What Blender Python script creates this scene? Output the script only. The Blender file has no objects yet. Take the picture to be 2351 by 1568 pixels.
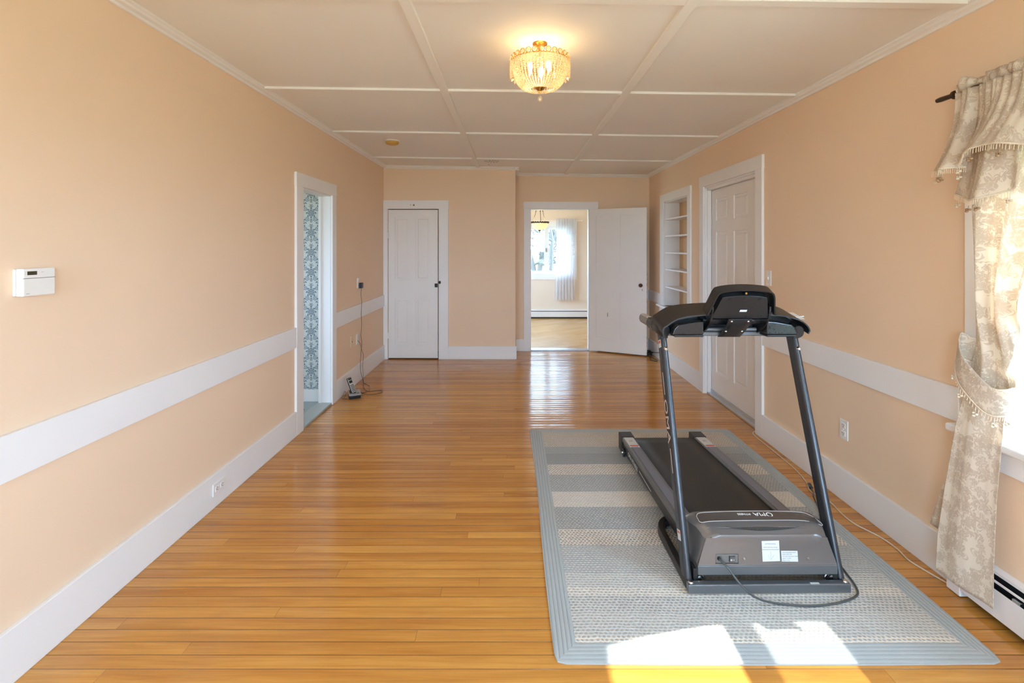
import bpy, bmesh, math, random
from mathutils import Vector, Matrix
R = math.radians
random.seed(7)
SC = bpy.context.scene
COL = SC.collection
# ------------------------------------------------------------------ camera
FPX, CX, CY, W, H, CAMZ = 1110.0, 1178.0, 567.5, 2351.0, 1568.0, 1.48
cam = bpy.data.cameras.new('camera'); cam.sensor_fit = 'HORIZONTAL'; cam.sensor_width = 36.0
cam.lens = FPX / W * 36.0
cam.shift_x = -(CX - W / 2) / W
cam.shift_y = -(H / 2 - CY) / W
cam.clip_start = 0.02; cam.clip_end = 300
camo = bpy.data.objects.new('camera', cam); COL.objects.link(camo)
camo.location = (0, 0, CAMZ); camo.rotation_euler = (R(90), 0, 0)
SC.camera = camo
# ------------------------------------------------------------------ light
wd = bpy.data.worlds.new('sky'); SC.world = wd; wd.use_nodes = True
nt = wd.node_tree; nt.nodes.clear()
wo = nt.nodes.new('ShaderNodeOutputWorld'); bg = nt.nodes.new('ShaderNodeBackground')
bg.inputs[0].default_value = (0.50, 0.735, 1.0, 1); bg.inputs[1].default_value = 17.5
nt.links.new(bg.outputs[0], wo.inputs[0])
sun = bpy.data.lights.new('sun', 'SUN'); sun.energy = 12.0; sun.angle = R(0.6); sun.color = (1.0, 0.97, 0.92)
suno = bpy.data.objects.new('sun', sun); COL.objects.link(suno); suno.location = (8, 0, 9)
suno.rotation_euler = Vector((-1.0, 0.08, -1.10)).to_track_quat('-Z', 'Y').to_euler()
def portal(name, loc, rot, sx, sy):
    l = bpy.data.lights.new(name, 'AREA'); l.shape = 'RECTANGLE'; l.size = sx; l.size_y = sy; l.cycles.is_portal = True
    o = bpy.data.objects.new(name, l); COL.objects.link(o); o.location = loc; o.rotation_euler = rot
portal('sky_portal', (2.10, 1.415, 1.335), (0, R(90), 0), 1.25, 1.05)
portal('sky_portal', (2.10, -1.1, 1.335), (0, R(90), 0), 1.25, 1.05)
portal('sky_portal', (-0.9, -2.05, 1.45), (R(90), 0, 0), 1.2, 1.5)
portal('sky_portal', (0.9, -2.05, 1.45), (R(90), 0, 0), 1.2, 1.5)
portal('sky_portal', (0.7, 10.26, 1.42), (R(-90), 0, 0), 1.2, 1.0)
portal('sky_portal', (-1.36, 8.6, 1.5), (0, R(-90), 0), 1.3, 1.3)
portal('sky_portal', (-3.32, 3.525, 1.5), (0, R(-90), 0), 1.0, 0.45)
SC.view_settings.view_transform = 'Standard'; SC.view_settings.look = 'None'
SC.view_settings.exposure = 0.68; SC.view_settings.gamma = 1.0; SC.view_settings.use_curve_mapping = False
SC.cycles.max_bounces = 14; SC.cycles.diffuse_bounces = 9; SC.cycles.glossy_bounces = 5
SC.cycles.transparent_max_bounces = 24; SC.cycles.transmission_bounces = 8
SC.cycles.sample_clamp_indirect = 6.0
SC.cycles.use_denoising = True

# ------------------------------------------------------------------ helpers
class MB:
    def __init__(s): s.bm = bmesh.new()
    def box(s, x0, x1, y0, y1, z0, z1):
        v = [s.bm.verts.new(p) for p in ((x0,y0,z0),(x1,y0,z0),(x1,y1,z0),(x0,y1,z0),(x0,y0,z1),(x1,y0,z1),(x1,y1,z1),(x0,y1,z1))]
        for f in ((0,3,2,1),(4,5,6,7),(0,1,5,4),(1,2,6,5),(2,3,7,6),(3,0,4,7)): s.bm.faces.new([v[i] for i in f])
        return s
    def prism(s, pts, axis, a, b):
        def P(p, t):
            if axis == 'x': return (t, p[0], p[1])
            if axis == 'y': return (p[0], t, p[1])
            return (p[0], p[1], t)
        A = [s.bm.verts.new(P(p, a)) for p in pts]; B = [s.bm.verts.new(P(p, b)) for p in pts]
        n = len(pts)
        s.bm.faces.new(A); s.bm.faces.new(B[::-1])
        for i in range(n):
            j = (i + 1) % n; s.bm.faces.new((A[j], A[i], B[i], B[j]))
        return s
    def tube(s, path, r, seg=8, closed=False, cap=True, sx=1.0):
        P = [Vector(p) for p in path]; n = len(P); rings = []; prev = None
        for i in range(n):
            a = P[(i - 1) % n] if (closed or i > 0) else P[i]; b = P[(i + 1) % n] if (closed or i < n - 1) else P[i]
            t = (b - a); t = t.normalized() if t.length > 1e-9 else Vector((0, 0, 1))
            if prev is None:
                up = Vector((0, 0, 1)) if abs(t.z) < 0.9 else Vector((1, 0, 0)); u = t.cross(up).normalized()
            else:
                u = prev - t * prev.dot(t); u = u.normalized() if u.length > 1e-6 else t.orthogonal().normalized()
            prev = u; w = t.cross(u); rr = r[i] if isinstance(r, (list, tuple)) else r
            rings.append([s.bm.verts.new(P[i] + (u * math.cos(2*math.pi*k/seg) * sx + w * math.sin(2*math.pi*k/seg)) * rr) for k in range(seg)])
        m = n if closed else n - 1
        for i in range(m):
            a, b = rings[i], rings[(i + 1) % n]
            for k in range(seg): s.bm.faces.new((a[k], a[(k+1) % seg], b[(k+1) % seg], b[k]))
        if cap and not closed: s.bm.faces.new(rings[0][::-1]); s.bm.faces.new(rings[-1])
        return s
    def cyl(s, p, q, r, seg=16): return s.tube([p, q], r, seg)
    def lathe(s, prof, c=(0,0,0), seg=32, axis='z'):
        rings = []
        for (r, h) in prof:
            ring = []
            for k in range(seg):
                a = 2*math.pi*k/seg; x, y = r*math.cos(a), r*math.sin(a)
                if axis == 'z': p = (c[0]+x, c[1]+y, c[2]+h)
                elif axis == 'y': p = (c[0]+x, c[1]+h, c[2]+y)
                else: p = (c[0]+h, c[1]+x, c[2]+y)
                ring.append(s.bm.verts.new(p))
            rings.append(ring)
        for a, b in zip(rings, rings[1:]):
            for k in range(seg): s.bm.faces.new((a[k], a[(k+1) % seg], b[(k+1) % seg], b[k]))
        if prof[0][0] > 1e-5: s.bm.faces.new(rings[0][::-1])
        if prof[-1][0] > 1e-5: s.bm.faces.new(rings[-1])
        return s
    def sphere(s, c, r, u=12, v=8, sc=(1,1,1)):
        m = Matrix.Translation(c) @ Matrix.Diagonal((sc[0], sc[1], sc[2], 1))
        bmesh.ops.create_uvsphere(s.bm, u_segments=u, v_segments=v, radius=r, matrix=m); return s
    def grid(s, fn, nu, nv, uv=True):
        V = [[s.bm.verts.new(fn(i/nu, j/nv)) for j in range(nv+1)] for i in range(nu+1)]
        lay = s.bm.loops.layers.uv.verify() if uv else None
        for i in range(nu):
            for j in range(nv):
                f = s.bm.faces.new((V[i][j], V[i+1][j], V[i+1][j+1], V[i][j+1]))
                if uv:
                    for l, (a, b) in zip(f.loops, ((i,j),(i+1,j),(i+1,j+1),(i,j+1))): l[lay].uv = (a/nu, b/nv)
        return s
    def build(s, name, mat, parent=None, smooth=None, bevel=0, seg=2, solid=0, local=False, subsurf=0, fix=True):
        if fix: bmesh.ops.recalc_face_normals(s.bm, faces=s.bm.faces[:])
        if parent is not None and not local:
            o = parent.location.copy(); p = parent.parent
            while p is not None: o += p.location; p = p.parent
            bmesh.ops.translate(s.bm, verts=s.bm.verts[:], vec=-o)
        me = bpy.data.meshes.new(name); s.bm.to_mesh(me); s.bm.free()
        ob = bpy.data.objects.new(name, me); COL.objects.link(ob)
        if mat: me.materials.append(mat)
        if parent is not None: ob.parent = parent
        if smooth is not None:
            for f in me.polygons: f.use_smooth = True
            me.set_sharp_from_angle(angle=R(smooth))
        if solid:
            m = ob.modifiers.new('solid', 'SOLIDIFY'); m.thickness = solid; m.offset = 0
        if bevel:
            m = ob.modifiers.new('bevel', 'BEVEL'); m.width = bevel; m.segments = seg; m.limit_method = 'ANGLE'; m.angle_limit = R(35)
        if subsurf:
            m = ob.modifiers.new('sub', 'SUBSURF'); m.levels = subsurf; m.render_levels = subsurf
        return ob
def tag(o, label=None, cat=None, group=None, kind=None):
    if label: o['label'] = label
    if cat: o['category'] = cat
    if group: o['group'] = group
    if kind: o['kind'] = kind
    return o
def empty(name, loc, rz=0.0):
    o = bpy.data.objects.new(name, None); COL.objects.link(o); o.location = loc; o.rotation_euler = (0, 0, rz)
    o.empty_display_size = 0.05; return o
def struct(o, label=None):
    o['kind'] = 'structure'
    if label: o['label'] = label
    return o
def text_ob(name, body, size, mat, parent, loc, rot, align='CENTER', ext=0.0004, sx=1.0):
    cu = bpy.data.curves.new(name, 'FONT'); cu.body = body; cu.size = size; cu.align_x = align; cu.align_y = 'CENTER'; cu.extrude = ext
    t = bpy.data.objects.new(name + '_tmp', cu); COL.objects.link(t)
    dg = bpy.context.evaluated_depsgraph_get(); me = bpy.data.meshes.new_from_object(t.evaluated_get(dg)); me.name = name
    bpy.data.objects.remove(t)
    me.materials.clear(); me.materials.append(mat)
    ob = bpy.data.objects.new(name, me); COL.objects.link(ob); ob.parent = parent; ob.location = loc; ob.scale = (sx, 1, 1)
    if isinstance(rot, Matrix): ob.rotation_euler = rot.to_euler()
    else: ob.rotation_euler = rot
    return ob
def smooth_path(pts, n=8, closed=False):
    P = [Vector(p) for p in pts]; out = []; N = len(P)
    rng = range(N) if closed else range(N - 1)
    for i in rng:
        if closed: a, b, c, d = P[(i-1) % N], P[i], P[(i+1) % N], P[(i+2) % N]
        else: a, b, c, d = P[max(i-1, 0)], P[i], P[i+1], P[min(i+2, N-1)]
        for k in range(n):
            t = k / n
            out.append(0.5*((2*b)+(c-a)*t+(2*a-5*b+4*c-d)*t*t+(3*b-a-3*c+d)*t**3))
    if not closed: out.append(P[-1])
    return out
# ------------------------------------------------------------------ node materials
class N:
    def __init__(s, name):
        s.m = bpy.data.materials.new(name); s.m.use_nodes = True; s.t = s.m.node_tree; s.t.nodes.clear()
        s.out = s.t.nodes.new('ShaderNodeOutputMaterial')
    def n(s, typ, props=None, **ins):
        k = s.t.nodes.new(typ)
        for a, b in (props or {}).items(): setattr(k, a, b)
        for a, b in ins.items():
            key = a.replace('_', ' ')
            sk = k.inputs[int(a[1:])] if (a[0] == 'i' and a[1:].isdigit()) else k.inputs[key]
            s.set(sk, b)
        return k
    def set(s, sk, b):
        if hasattr(b, 'links') or isinstance(b, bpy.types.NodeSocket): s.t.links.new(b, sk)
        elif isinstance(b, tuple) and len(b) == 3 and sk.type == 'RGBA': sk.default_value = (*b, 1)
        else: sk.default_value = b
    def math(s, op, a, b=0.0, c=None, clamp=False):
        k = s.t.nodes.new('ShaderNodeMath'); k.operation = op; k.use_clamp = clamp
        s.set(k.inputs[0], a); s.set(k.inputs[1], b)
        if c is not None: s.set(k.inputs[2], c)
        return k.outputs[0]
    def mix(s, f, a, b, typ='RGBA', blend='MIX'):
        k = s.t.nodes.new('ShaderNodeMix'); k.data_type = typ; k.blend_type = blend
        A = {'RGBA': (6, 7, 2), 'FLOAT': (2, 3, 0)}[typ]
        s.set(k.inputs[0], f); s.set(k.inputs[A[0]], a); s.set(k.inputs[A[1]], b)
        return k.outputs[A[2]]
    def ramp(s, f, stops, interp='LINEAR'):
        k = s.t.nodes.new('ShaderNodeValToRGB'); k.color_ramp.interpolation = interp; s.set(k.inputs[0], f)
        e = k.color_ramp.elements
        while len(e) < len(stops): e.new(0.5)
        for el, (p, c) in zip(e, stops): el.position = p; el.color = (*c, 1) if len(c) == 3 else c
        return k.outputs[0]
    def xyz(s, kind='Object'):
        c = s.t.nodes.new('ShaderNodeTexCoord'); x = s.t.nodes.new('ShaderNodeSeparateXYZ'); s.t.links.new(c.outputs[kind], x.inputs[0])
        return x.outputs[0], x.outputs[1], x.outputs[2], c.outputs[kind]
    def comb(s, x, y, z=0.0):
        k = s.t.nodes.new('ShaderNodeCombineXYZ'); s.set(k.inputs[0], x); s.set(k.inputs[1], y); s.set(k.inputs[2], z); return k.outputs[0]
    def noise(s, vec, scale, detail=3.0, rough=0.5, dim='3D', dist=0.0):
        k = s.t.nodes.new('ShaderNodeTexNoise'); k.noise_dimensions = dim; s.set(k.inputs['Vector'], vec)
        k.inputs['Scale'].default_value = scale; k.inputs['Detail'].default_value = detail; k.inputs['Roughness'].default_value = rough; k.inputs['Distortion'].default_value = dist
        return k.outputs[0], k.outputs[1]
    def white(s, v, dim='1D'):
        k = s.t.nodes.new('ShaderNodeTexWhiteNoise'); k.noise_dimensions = dim
        s.set(k.inputs['W' if dim == '1D' else 'Vector'], v); return k.outputs[0], k.outputs[1]
    def bump(s, h, strength=0.3, dist=0.01, normal=None):
        k = s.t.nodes.new('ShaderNodeBump'); s.set(k.inputs['Height'], h); k.inputs['Strength'].default_value = strength; k.inputs['Distance'].default_value = dist
        if normal is not None: s.set(k.inputs['Normal'], normal)
        return k.outputs[0]
    def pbr(s, color, rough=0.5, metal=0.0, normal=None, spec=0.5, coat=0.0, **kw):
        k = s.t.nodes.new('ShaderNodeBsdfPrincipled'); s.set(k.inputs['Base Color'], color); s.set(k.inputs['Roughness'], rough); s.set(k.inputs['Metallic'], metal)
        k.inputs['Specular IOR Level'].default_value = spec; k.inputs['Coat Weight'].default_value = coat
        if normal is not None: s.set(k.inputs['Normal'], normal)
        for a, b in kw.items(): s.set(k.inputs[a.replace('_', ' ')], b)
        return k.outputs[0]
    def done(s, sh): s.t.links.new(sh, s.out.inputs[0]); return s.m
def lin(h):
    h = h.lstrip('#'); o = []
    for i in (0, 2, 4):
        c = int(h[i:i+2], 16) / 255; o.append(c/12.92 if c <= 0.04045 else ((c+0.055)/1.055)**2.4)
    return tuple(o)
def simple(name, color, rough=0.5, metal=0.0, spec=0.5, nscale=0, namp=0.0, bump=0.0, bscale=200, coat=0.0, **kw):
    k = N(name); x, y, z, v = k.xyz(); c = color; nrm = None
    if namp:
        f, _ = k.noise(v, nscale, 4); c = k.mix(k.math('MULTIPLY', f, 1.0), tuple(a*(1-namp) for a in color), tuple(min(1, a*(1+namp)) for a in color))
    if bump:
        f, _ = k.noise(v, bscale, 3); nrm = k.bump(f, bump, 0.002)
    return k.done(k.pbr(c, rough, metal, nrm, spec, coat, **kw))
M = {}
M['wall'] = simple('peach_wall_paint', (0.845, 0.640, 0.465), 0.62, nscale=1.6, namp=0.035, bump=0.12, bscale=260, spec=0.3)
M['niche_back'] = simple('orange_brown_back', (0.62, 0.37, 0.18), 0.6, nscale=2, namp=0.05)
M['wall2'] = simple('beige_wall_paint', (0.78, 0.66, 0.56), 0.6, nscale=1.5, namp=0.04, bump=0.1, spec=0.3)
M['trim'] = simple('white_trim_paint', (0.84, 0.83, 0.835), 0.42, nscale=3, namp=0.025, bump=0.06, bscale=60, spec=0.4)
M['door'] = simple('white_door_paint', (0.84, 0.82, 0.81), 0.40, nscale=4, namp=0.03, bump=0.08, bscale=50, spec=0.4)
M['ceil'] = simple('ceiling_paint', (0.83, 0.82, 0.81), 0.7, nscale=1.2, namp=0.03, spec=0.2)
M['plate'] = simple('white_plastic', (0.82, 0.80, 0.78), 0.35, nscale=30, namp=0.02)
M['plate_beige'] = simple('beige_plastic', (0.70, 0.58, 0.40), 0.4, nscale=30, namp=0.02)
M['dark'] = simple('dark_slot', (0.012, 0.011, 0.010), 0.6, nscale=50, namp=0.1)
M['black'] = simple('black_plastic', (0.016, 0.016, 0.017), 0.38, nscale=300, namp=0.15, bump=0.10, bscale=1800)
M['black_gloss'] = simple('glossy_black_plastic', (0.014, 0.014, 0.016), 0.20, nscale=100, namp=0.1)
M['tread_paint'] = simple('dark_grey_metal_paint', (0.165, 0.175, 0.190), 0.30, 0.55, nscale=900, namp=0.2, bump=0.03, bscale=2500)
M['upright'] = simple('charcoal_upright_paint', (0.055, 0.060, 0.070), 0.26, 0.45, nscale=900, namp=0.2, bump=0.03, bscale=2500)
M['hood'] = simple('charcoal_hood_plastic', (0.21, 0.208, 0.212), 0.27, 0.6, nscale=1500, namp=0.3, bump=0.03, bscale=3000)
M['hood_panel'] = simple('brown_grey_gloss_panel', (0.115, 0.100, 0.092), 0.14, 0.45, nscale=40, namp=0.1)
M['rail_strip'] = simple('blue_grey_rail_strip', (0.20, 0.21, 0.26), 0.40, 0.4, nscale=600, namp=0.15, bump=0.1, bscale=1500)
M['belt'] = simple('black_running_belt', (0.018, 0.016, 0.015), 0.50, nscale=500, namp=0.3, bump=0.25, bscale=900)
M['silver'] = simple('silver_metal', (0.60, 0.60, 0.60), 0.25, 1.0, nscale=60, namp=0.05)
M['grey_line'] = simple('pale_grey_line', (0.55, 0.53, 0.52), 0.35, nscale=60, namp=0.05)
M['sticker'] = simple('white_sticker', (0.62, 0.64, 0.66), 0.4, nscale=40, namp=0.02)
M['red_sticker'] = simple('red_print', (0.55, 0.10, 0.06), 0.4, nscale=40, namp=0.05)
M['ink'] = simple('grey_ink', (0.16, 0.17, 0.18), 0.6, nscale=40, namp=0.05)
M['ink_pale'] = simple('pale_grey_ink', (0.45, 0.48, 0.47), 0.6, nscale=40, namp=0.05)
M['letter'] = simple('pale_letter_print', (0.62, 0.52, 0.46), 0.4, nscale=40, namp=0.05)
M['brass'] = simple('polished_brass', (0.70, 0.42, 0.12), 0.22, 1.0, nscale=60, namp=0.1)
M['bronze'] = simple('dark_bronze', (0.06, 0.04, 0.025), 0.35, 0.8, nscale=60, namp=0.2)
M['knob'] = simple('brown_porcelain', (0.07, 0.018, 0.008), 0.12, nscale=20, namp=0.2)
M['rust'] = simple('worn_brown_spot', (0.30, 0.16, 0.05), 0.6, nscale=60, namp=0.3)
M['alarm'] = simple('yellowed_plastic', (0.62, 0.36, 0.07), 0.45, nscale=20, namp=0.1)
M['cord_white'] = simple('off_white_cord', (0.72, 0.62, 0.50), 0.5, nscale=40, namp=0.05)
M['cord_black'] = simple('black_cord', (0.015, 0.014, 0.014), 0.4, nscale=40, namp=0.1)
M['cord_grey'] = simple('dark_grey_cord', (0.06, 0.065, 0.065), 0.35, nscale=40, namp=0.1)
M['cord_brown'] = simple('dark_brown_cord', (0.03, 0.016, 0.011), 0.45, nscale=40, namp=0.1)
M['wood_dark'] = simple('dark_wood', (0.10, 0.045, 0.02), 0.4, nscale=20, namp=0.3)
M['rod'] = simple('brown_iron', (0.075, 0.045, 0.03), 0.4, 0.5, nscale=60, namp=0.3)
M['heater'] = simple('white_heater_enamel', (0.80, 0.78, 0.79), 0.3, nscale=6, namp=0.02)
M['fin'] = simple('heater_fin_metal', (0.03, 0.03, 0.035), 0.4, 0.5, nscale=90, namp=0.2)
M['paper'] = simple('white_paper', (0.84, 0.85, 0.86), 0.7, nscale=40, namp=0.02)
M['phone_silver'] = simple('phone_silver_plastic', (0.45, 0.42, 0.40), 0.3, 0.2, nscale=60, namp=0.05)
M['bark'] = simple('pale_bark', (0.075, 0.07, 0.066), 0.85, nscale=8, namp=0.35)
M['threshold'] = simple('grey_green_floor_paint', (0.42, 0.44, 0.42), 0.35, nscale=6, namp=0.06)
M['hall_floor'] = simple('grey_painted_floor', (0.33, 0.37, 0.37), 0.32, nscale=5, namp=0.06)
M['steel'] = simple('threshold_metal', (0.55, 0.56, 0.60), 0.28, 0.9, nscale=80, namp=0.08)
M['grass'] = simple('dry_lawn', (0.30, 0.30, 0.20), 0.9, nscale=3, namp=0.3)
M['letter_white'] = simple('white_letter_print', (0.78, 0.80, 0.82), 0.4, nscale=40, namp=0.03)

def mk_floor():
    k = N('varnished_strip_floor'); x, y, z, v = k.xyz()
    wv, _ = k.noise(k.comb(k.math('MULTIPLY', x, 0.35), 0.0), 1.0, 2)
    yy = k.math('ADD', y, k.math('MULTIPLY', k.math('SUBTRACT', wv, 0.5), 0.012))
    row = k.math('FLOOR', k.math('DIVIDE', yy, 0.0585)); fr = k.math('FRACT', k.math('DIVIDE', yy, 0.0585))
    r1, _ = k.white(row); r2, _ = k.white(k.math('ADD', row, 91.7))
    L = k.math('ADD', 2.6, k.math('MULTIPLY', r2, 2.0))
    xs = k.math('DIVIDE', k.math('ADD', x, k.math('MULTIPLY', r1, 7.3)), L)
    seg = k.math('FLOOR', xs); fx = k.math('MULTIPLY', k.math('FRACT', xs), L)
    pid, pcol = k.white(k.comb(row, seg), '2D')
    pid2, _ = k.white(k.comb(k.math('ADD', row, 13.0), k.math('ADD', seg, 5.0)), '2D')
    g1, _ = k.noise(k.comb(k.math('ADD', k.math('MULTIPLY', x, 1.4), k.math('MULTIPLY', pid, 40)), k.math('ADD', k.math('MULTIPLY', y, 26), k.math('MULTIPLY', pid2, 30))), 1.0, 5, 0.6, dist=0.8)
    g2, _ = k.noise(k.comb(k.math('ADD', k.math('MULTIPLY', x, 5), k.math('MULTIPLY', pid2, 11)), k.math('MULTIPLY', y, 150)), 1.0, 3)
    g3, _ = k.noise(v, 1.3, 3)
    g4, _ = k.noise(k.comb(k.math('ADD', k.math('MULTIPLY', x, 2.6), k.math('MULTIPLY', pid, 30)), k.math('MULTIPLY', y, 7.0)), 1.0, 5, 0.6, dist=0.6)
    base = k.ramp(k.math('ADD', 0.22, k.math('ADD', k.math('MULTIPLY', g1, 0.42), k.math('MULTIPLY', pid, 0.16))),
                  [(0.28, (0.300, 0.095, 0.014)), (0.42, (0.500, 0.200, 0.034)), (0.58, (0.660, 0.310, 0.066)), (0.78, (0.760, 0.415, 0.115))])
    base = k.mix(k.math('MULTIPLY', k.math('SUBTRACT', g2, 0.40, clamp=True), 0.7), base, (0.30, 0.105, 0.024))
    base = k.mix(k.math('MULTIPLY', k.math('SUBTRACT', g4, 0.48, clamp=True), 1.6), base, (0.42, 0.175, 0.05))
    seam = k.math('MINIMUM', fr, k.math('SUBTRACT', 1.0, fr))
    sm = k.math('SUBTRACT', 1.0, k.math('DIVIDE', seam, 0.045, clamp=True), clamp=True)
    en = k.math('SUBTRACT', 1.0, k.math('DIVIDE', fx, 0.003, clamp=True), clamp=True)
    sm2 = k.math('MAXIMUM', k.math('MULTIPLY', sm, k.math('ADD', 0.55, k.math('MULTIPLY', r1, 0.45))), k.math('MULTIPLY', en, 0.6))
    col = k.mix(k.math('MULTIPLY', sm2, 0.95), base, (0.070, 0.022, 0.006))
    # cupped boards: a shallow crown on each strip and a small tilt of its own
    crown = k.math('MULTIPLY', k.math('MULTIPLY', fr, k.math('SUBTRACT', 1.0, fr)), 1.2)
    tilt = k.math('MULTIPLY', k.math('SUBTRACT', pid2, 0.5), k.math('MULTIPLY', fr, 0.9))
    lowf, _ = k.noise(k.comb(k.math('MULTIPLY', x, 2.2), k.math('MULTIPLY', y, 9.0)), 1.0, 2)
    hgt = k.math('ADD', k.math('ADD', crown, tilt), k.math('SUBTRACT', k.math('MULTIPLY', lowf, 0.9), k.math('MULTIPLY', sm2, 0.5)))
    nrm = k.bump(hgt, 0.5, 0.0050)
    rr = k.math('ADD', 0.10, k.math('MULTIPLY', g3, 0.10))
    return k.done(k.pbr(col, rr, 0, nrm, 0.5, 0.08, Coat_Roughness=0.10))
M['floor'] = mk_floor()
def mk_floor2():
    k = N('pale_oak_floor'); x, y, z, v = k.xyz()
    u = k.math('ADD', k.math('MULTIPLY', x, 0.80), k.math('MULTIPLY', y, 0.60)); w = k.math('SUBTRACT', k.math('MULTIPLY', y, 0.80), k.math('MULTIPLY', x, 0.60))
    row = k.math('FLOOR', k.math('DIVIDE', w, 0.15)); fr = k.math('FRACT', k.math('DIVIDE', w, 0.15))
    xs = k.math('ADD', k.math('DIVIDE', u, 0.46), k.math('MULTIPLY', row, 0.5)); seg = k.math('FLOOR', xs); fx = k.math('FRACT', xs)
    pid, _ = k.white(k.comb(row, seg), '2D')
    g, _ = k.noise(k.comb(k.math('MULTIPLY', u, 3), k.math('MULTIPLY', w, 40)), 1.0, 4)
    col = k.ramp(k.math('ADD', k.math('MULTIPLY', g, 0.5), k.math('MULTIPLY', pid, 0.4)), [(0.2, (0.48, 0.26, 0.09)), (0.8, (0.66, 0.42, 0.19))])
    s1 = k.math('LESS_THAN', fr, 0.03); s2 = k.math('LESS_THAN', fx, 0.012)
    col = k.mix(k.math('MULTIPLY', k.math('MAXIMUM', s1, s2), 0.4), col, (0.28, 0.13, 0.05))
    return k.done(k.pbr(col, 0.25, 0, None, 0.5))
M['floor2'] = mk_floor2()
def mk_rug():
    # object origin: near left corner on the floor; x across, y away from camera
    k = N('braided_rug_wool'); x, y, z, v = k.xyz()
    Wd, Ln = 1.595, 2.21
    bx = k.math('MINIMUM', x, k.math('SUBTRACT', Wd, x)); by = k.math('MINIMUM', y, k.math('SUBTRACT', Ln, y))
    t = k.math('DIVIDE', y, Ln)
    CR, BL, TN, GB = (0.80, 0.72, 0.615), (0.325, 0.345, 0.350), (0.66, 0.565, 0.455), (0.38, 0.405, 0.405)
    W_, D_ = (0.56, 0.545, 0.515), (0.27, 0.275, 0.27)
    # (start distance from near edge, base, dots)
    MX_ = (0.62, 0.595, 0.55); BM = (0.44, 0.455, 0.455)
    bands = [(0.0, CR, BM), (0.112, MX_, BM), (0.225, MX_, BL), (0.32, CR, BM), (0.375, MX_, BM), (0.46, BM, W_), (0.668, CR, D_), (0.803, BL, W_), (1.026, CR, W_), (1.193, BL, W_), (1.41, CR, D_), (1.558, BL, D_), (1.735, GB, BL), (1.842, TN, BL), (2.3, TN, BL)]
    base = k.ramp(t, [(min(1, a/Ln), b) for a, b, c in bands[:-1]], 'CONSTANT'); dots = k.ramp(t, [(min(1, a/Ln), c) for a, b, c in bands[:-1]], 'CONSTANT')
    jit, _ = k.noise(v, 16, 3)
    ry = k.math('DIVIDE', k.math('ADD', y, k.math('MULTIPLY', jit, 0.010)), 0.0150); row = k.math('FLOOR', ry); fy = k.math('FRACT', ry)
    cx = k.math('ADD', k.math('DIVIDE', x, 0.0185), k.math('ADD', k.math('MULTIPLY', row, 0.5), k.math('MULTIPLY', jit, 1.2))); fx = k.math('FRACT', cx)
    dd = k.math('MULTIPLY', k.math('SINE', k.math('MULTIPLY', fx, math.pi)), k.math('SINE', k.math('MULTIPLY', fy, math.pi)))
    n0, _ = k.noise(v, 75, 2)
    dm = k.math('MULTIPLY', k.math('SUBTRACT', k.math('ADD', dd, k.math('MULTIPLY', k.math('SUBTRACT', n0, 0.5), 1.3)), 0.42), 3.5, clamp=True)
    inner = k.mix(dm, base, dots)
    n1, _ = k.noise(v, 240, 3); n2, _ = k.noise(v, 6, 3)
    inner = k.mix(k.math('MULTIPLY', n1, 0.30), inner, (0.32, 0.32, 0.31))
    cord = k.math('ABSOLUTE', k.math('SINE', k.math('MULTIPLY', bx, math.pi / 0.0165)))
    cordy = k.math('ABSOLUTE', k.math('SINE', k.math('MULTIPLY', by, math.pi / 0.0165)))
    isx = k.math('LESS_THAN', bx, by); cc = k.mix(isx, k.math('ADD', 0.45, k.math('MULTIPLY', cordy, 0.4)), cord, 'FLOAT')
    bord = k.mix(k.math('MULTIPLY', n1, 0.45), (0.43, 0.465, 0.475), (0.33, 0.36, 0.37))
    bord = k.mix(k.math('SUBTRACT', 1.0, k.math('MULTIPLY', cc, 2.5, clamp=True)), bord, (0.26, 0.29, 0.30))
    isb = k.math('LESS_THAN', k.math('MINIMUM', bx, by), 0.082)
    col = k.mix(isb, inner, bord); col = k.mix(k.math('MULTIPLY', k.math('SUBTRACT', n2, 0.4, clamp=True), 0.35), col, (0.28, 0.27, 0.25))
    hh = k.mix(isb, dd, cc, 'FLOAT'); nrm = k.bump(k.math('ADD', hh, k.math('MULTIPLY', n1, 0.35)), 0.6, 0.004)
    return k.done(k.pbr(col, 0.95, 0, nrm, 0.1, 0.0, Sheen_Weight=0.2))
M['rug'] = mk_rug()
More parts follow.
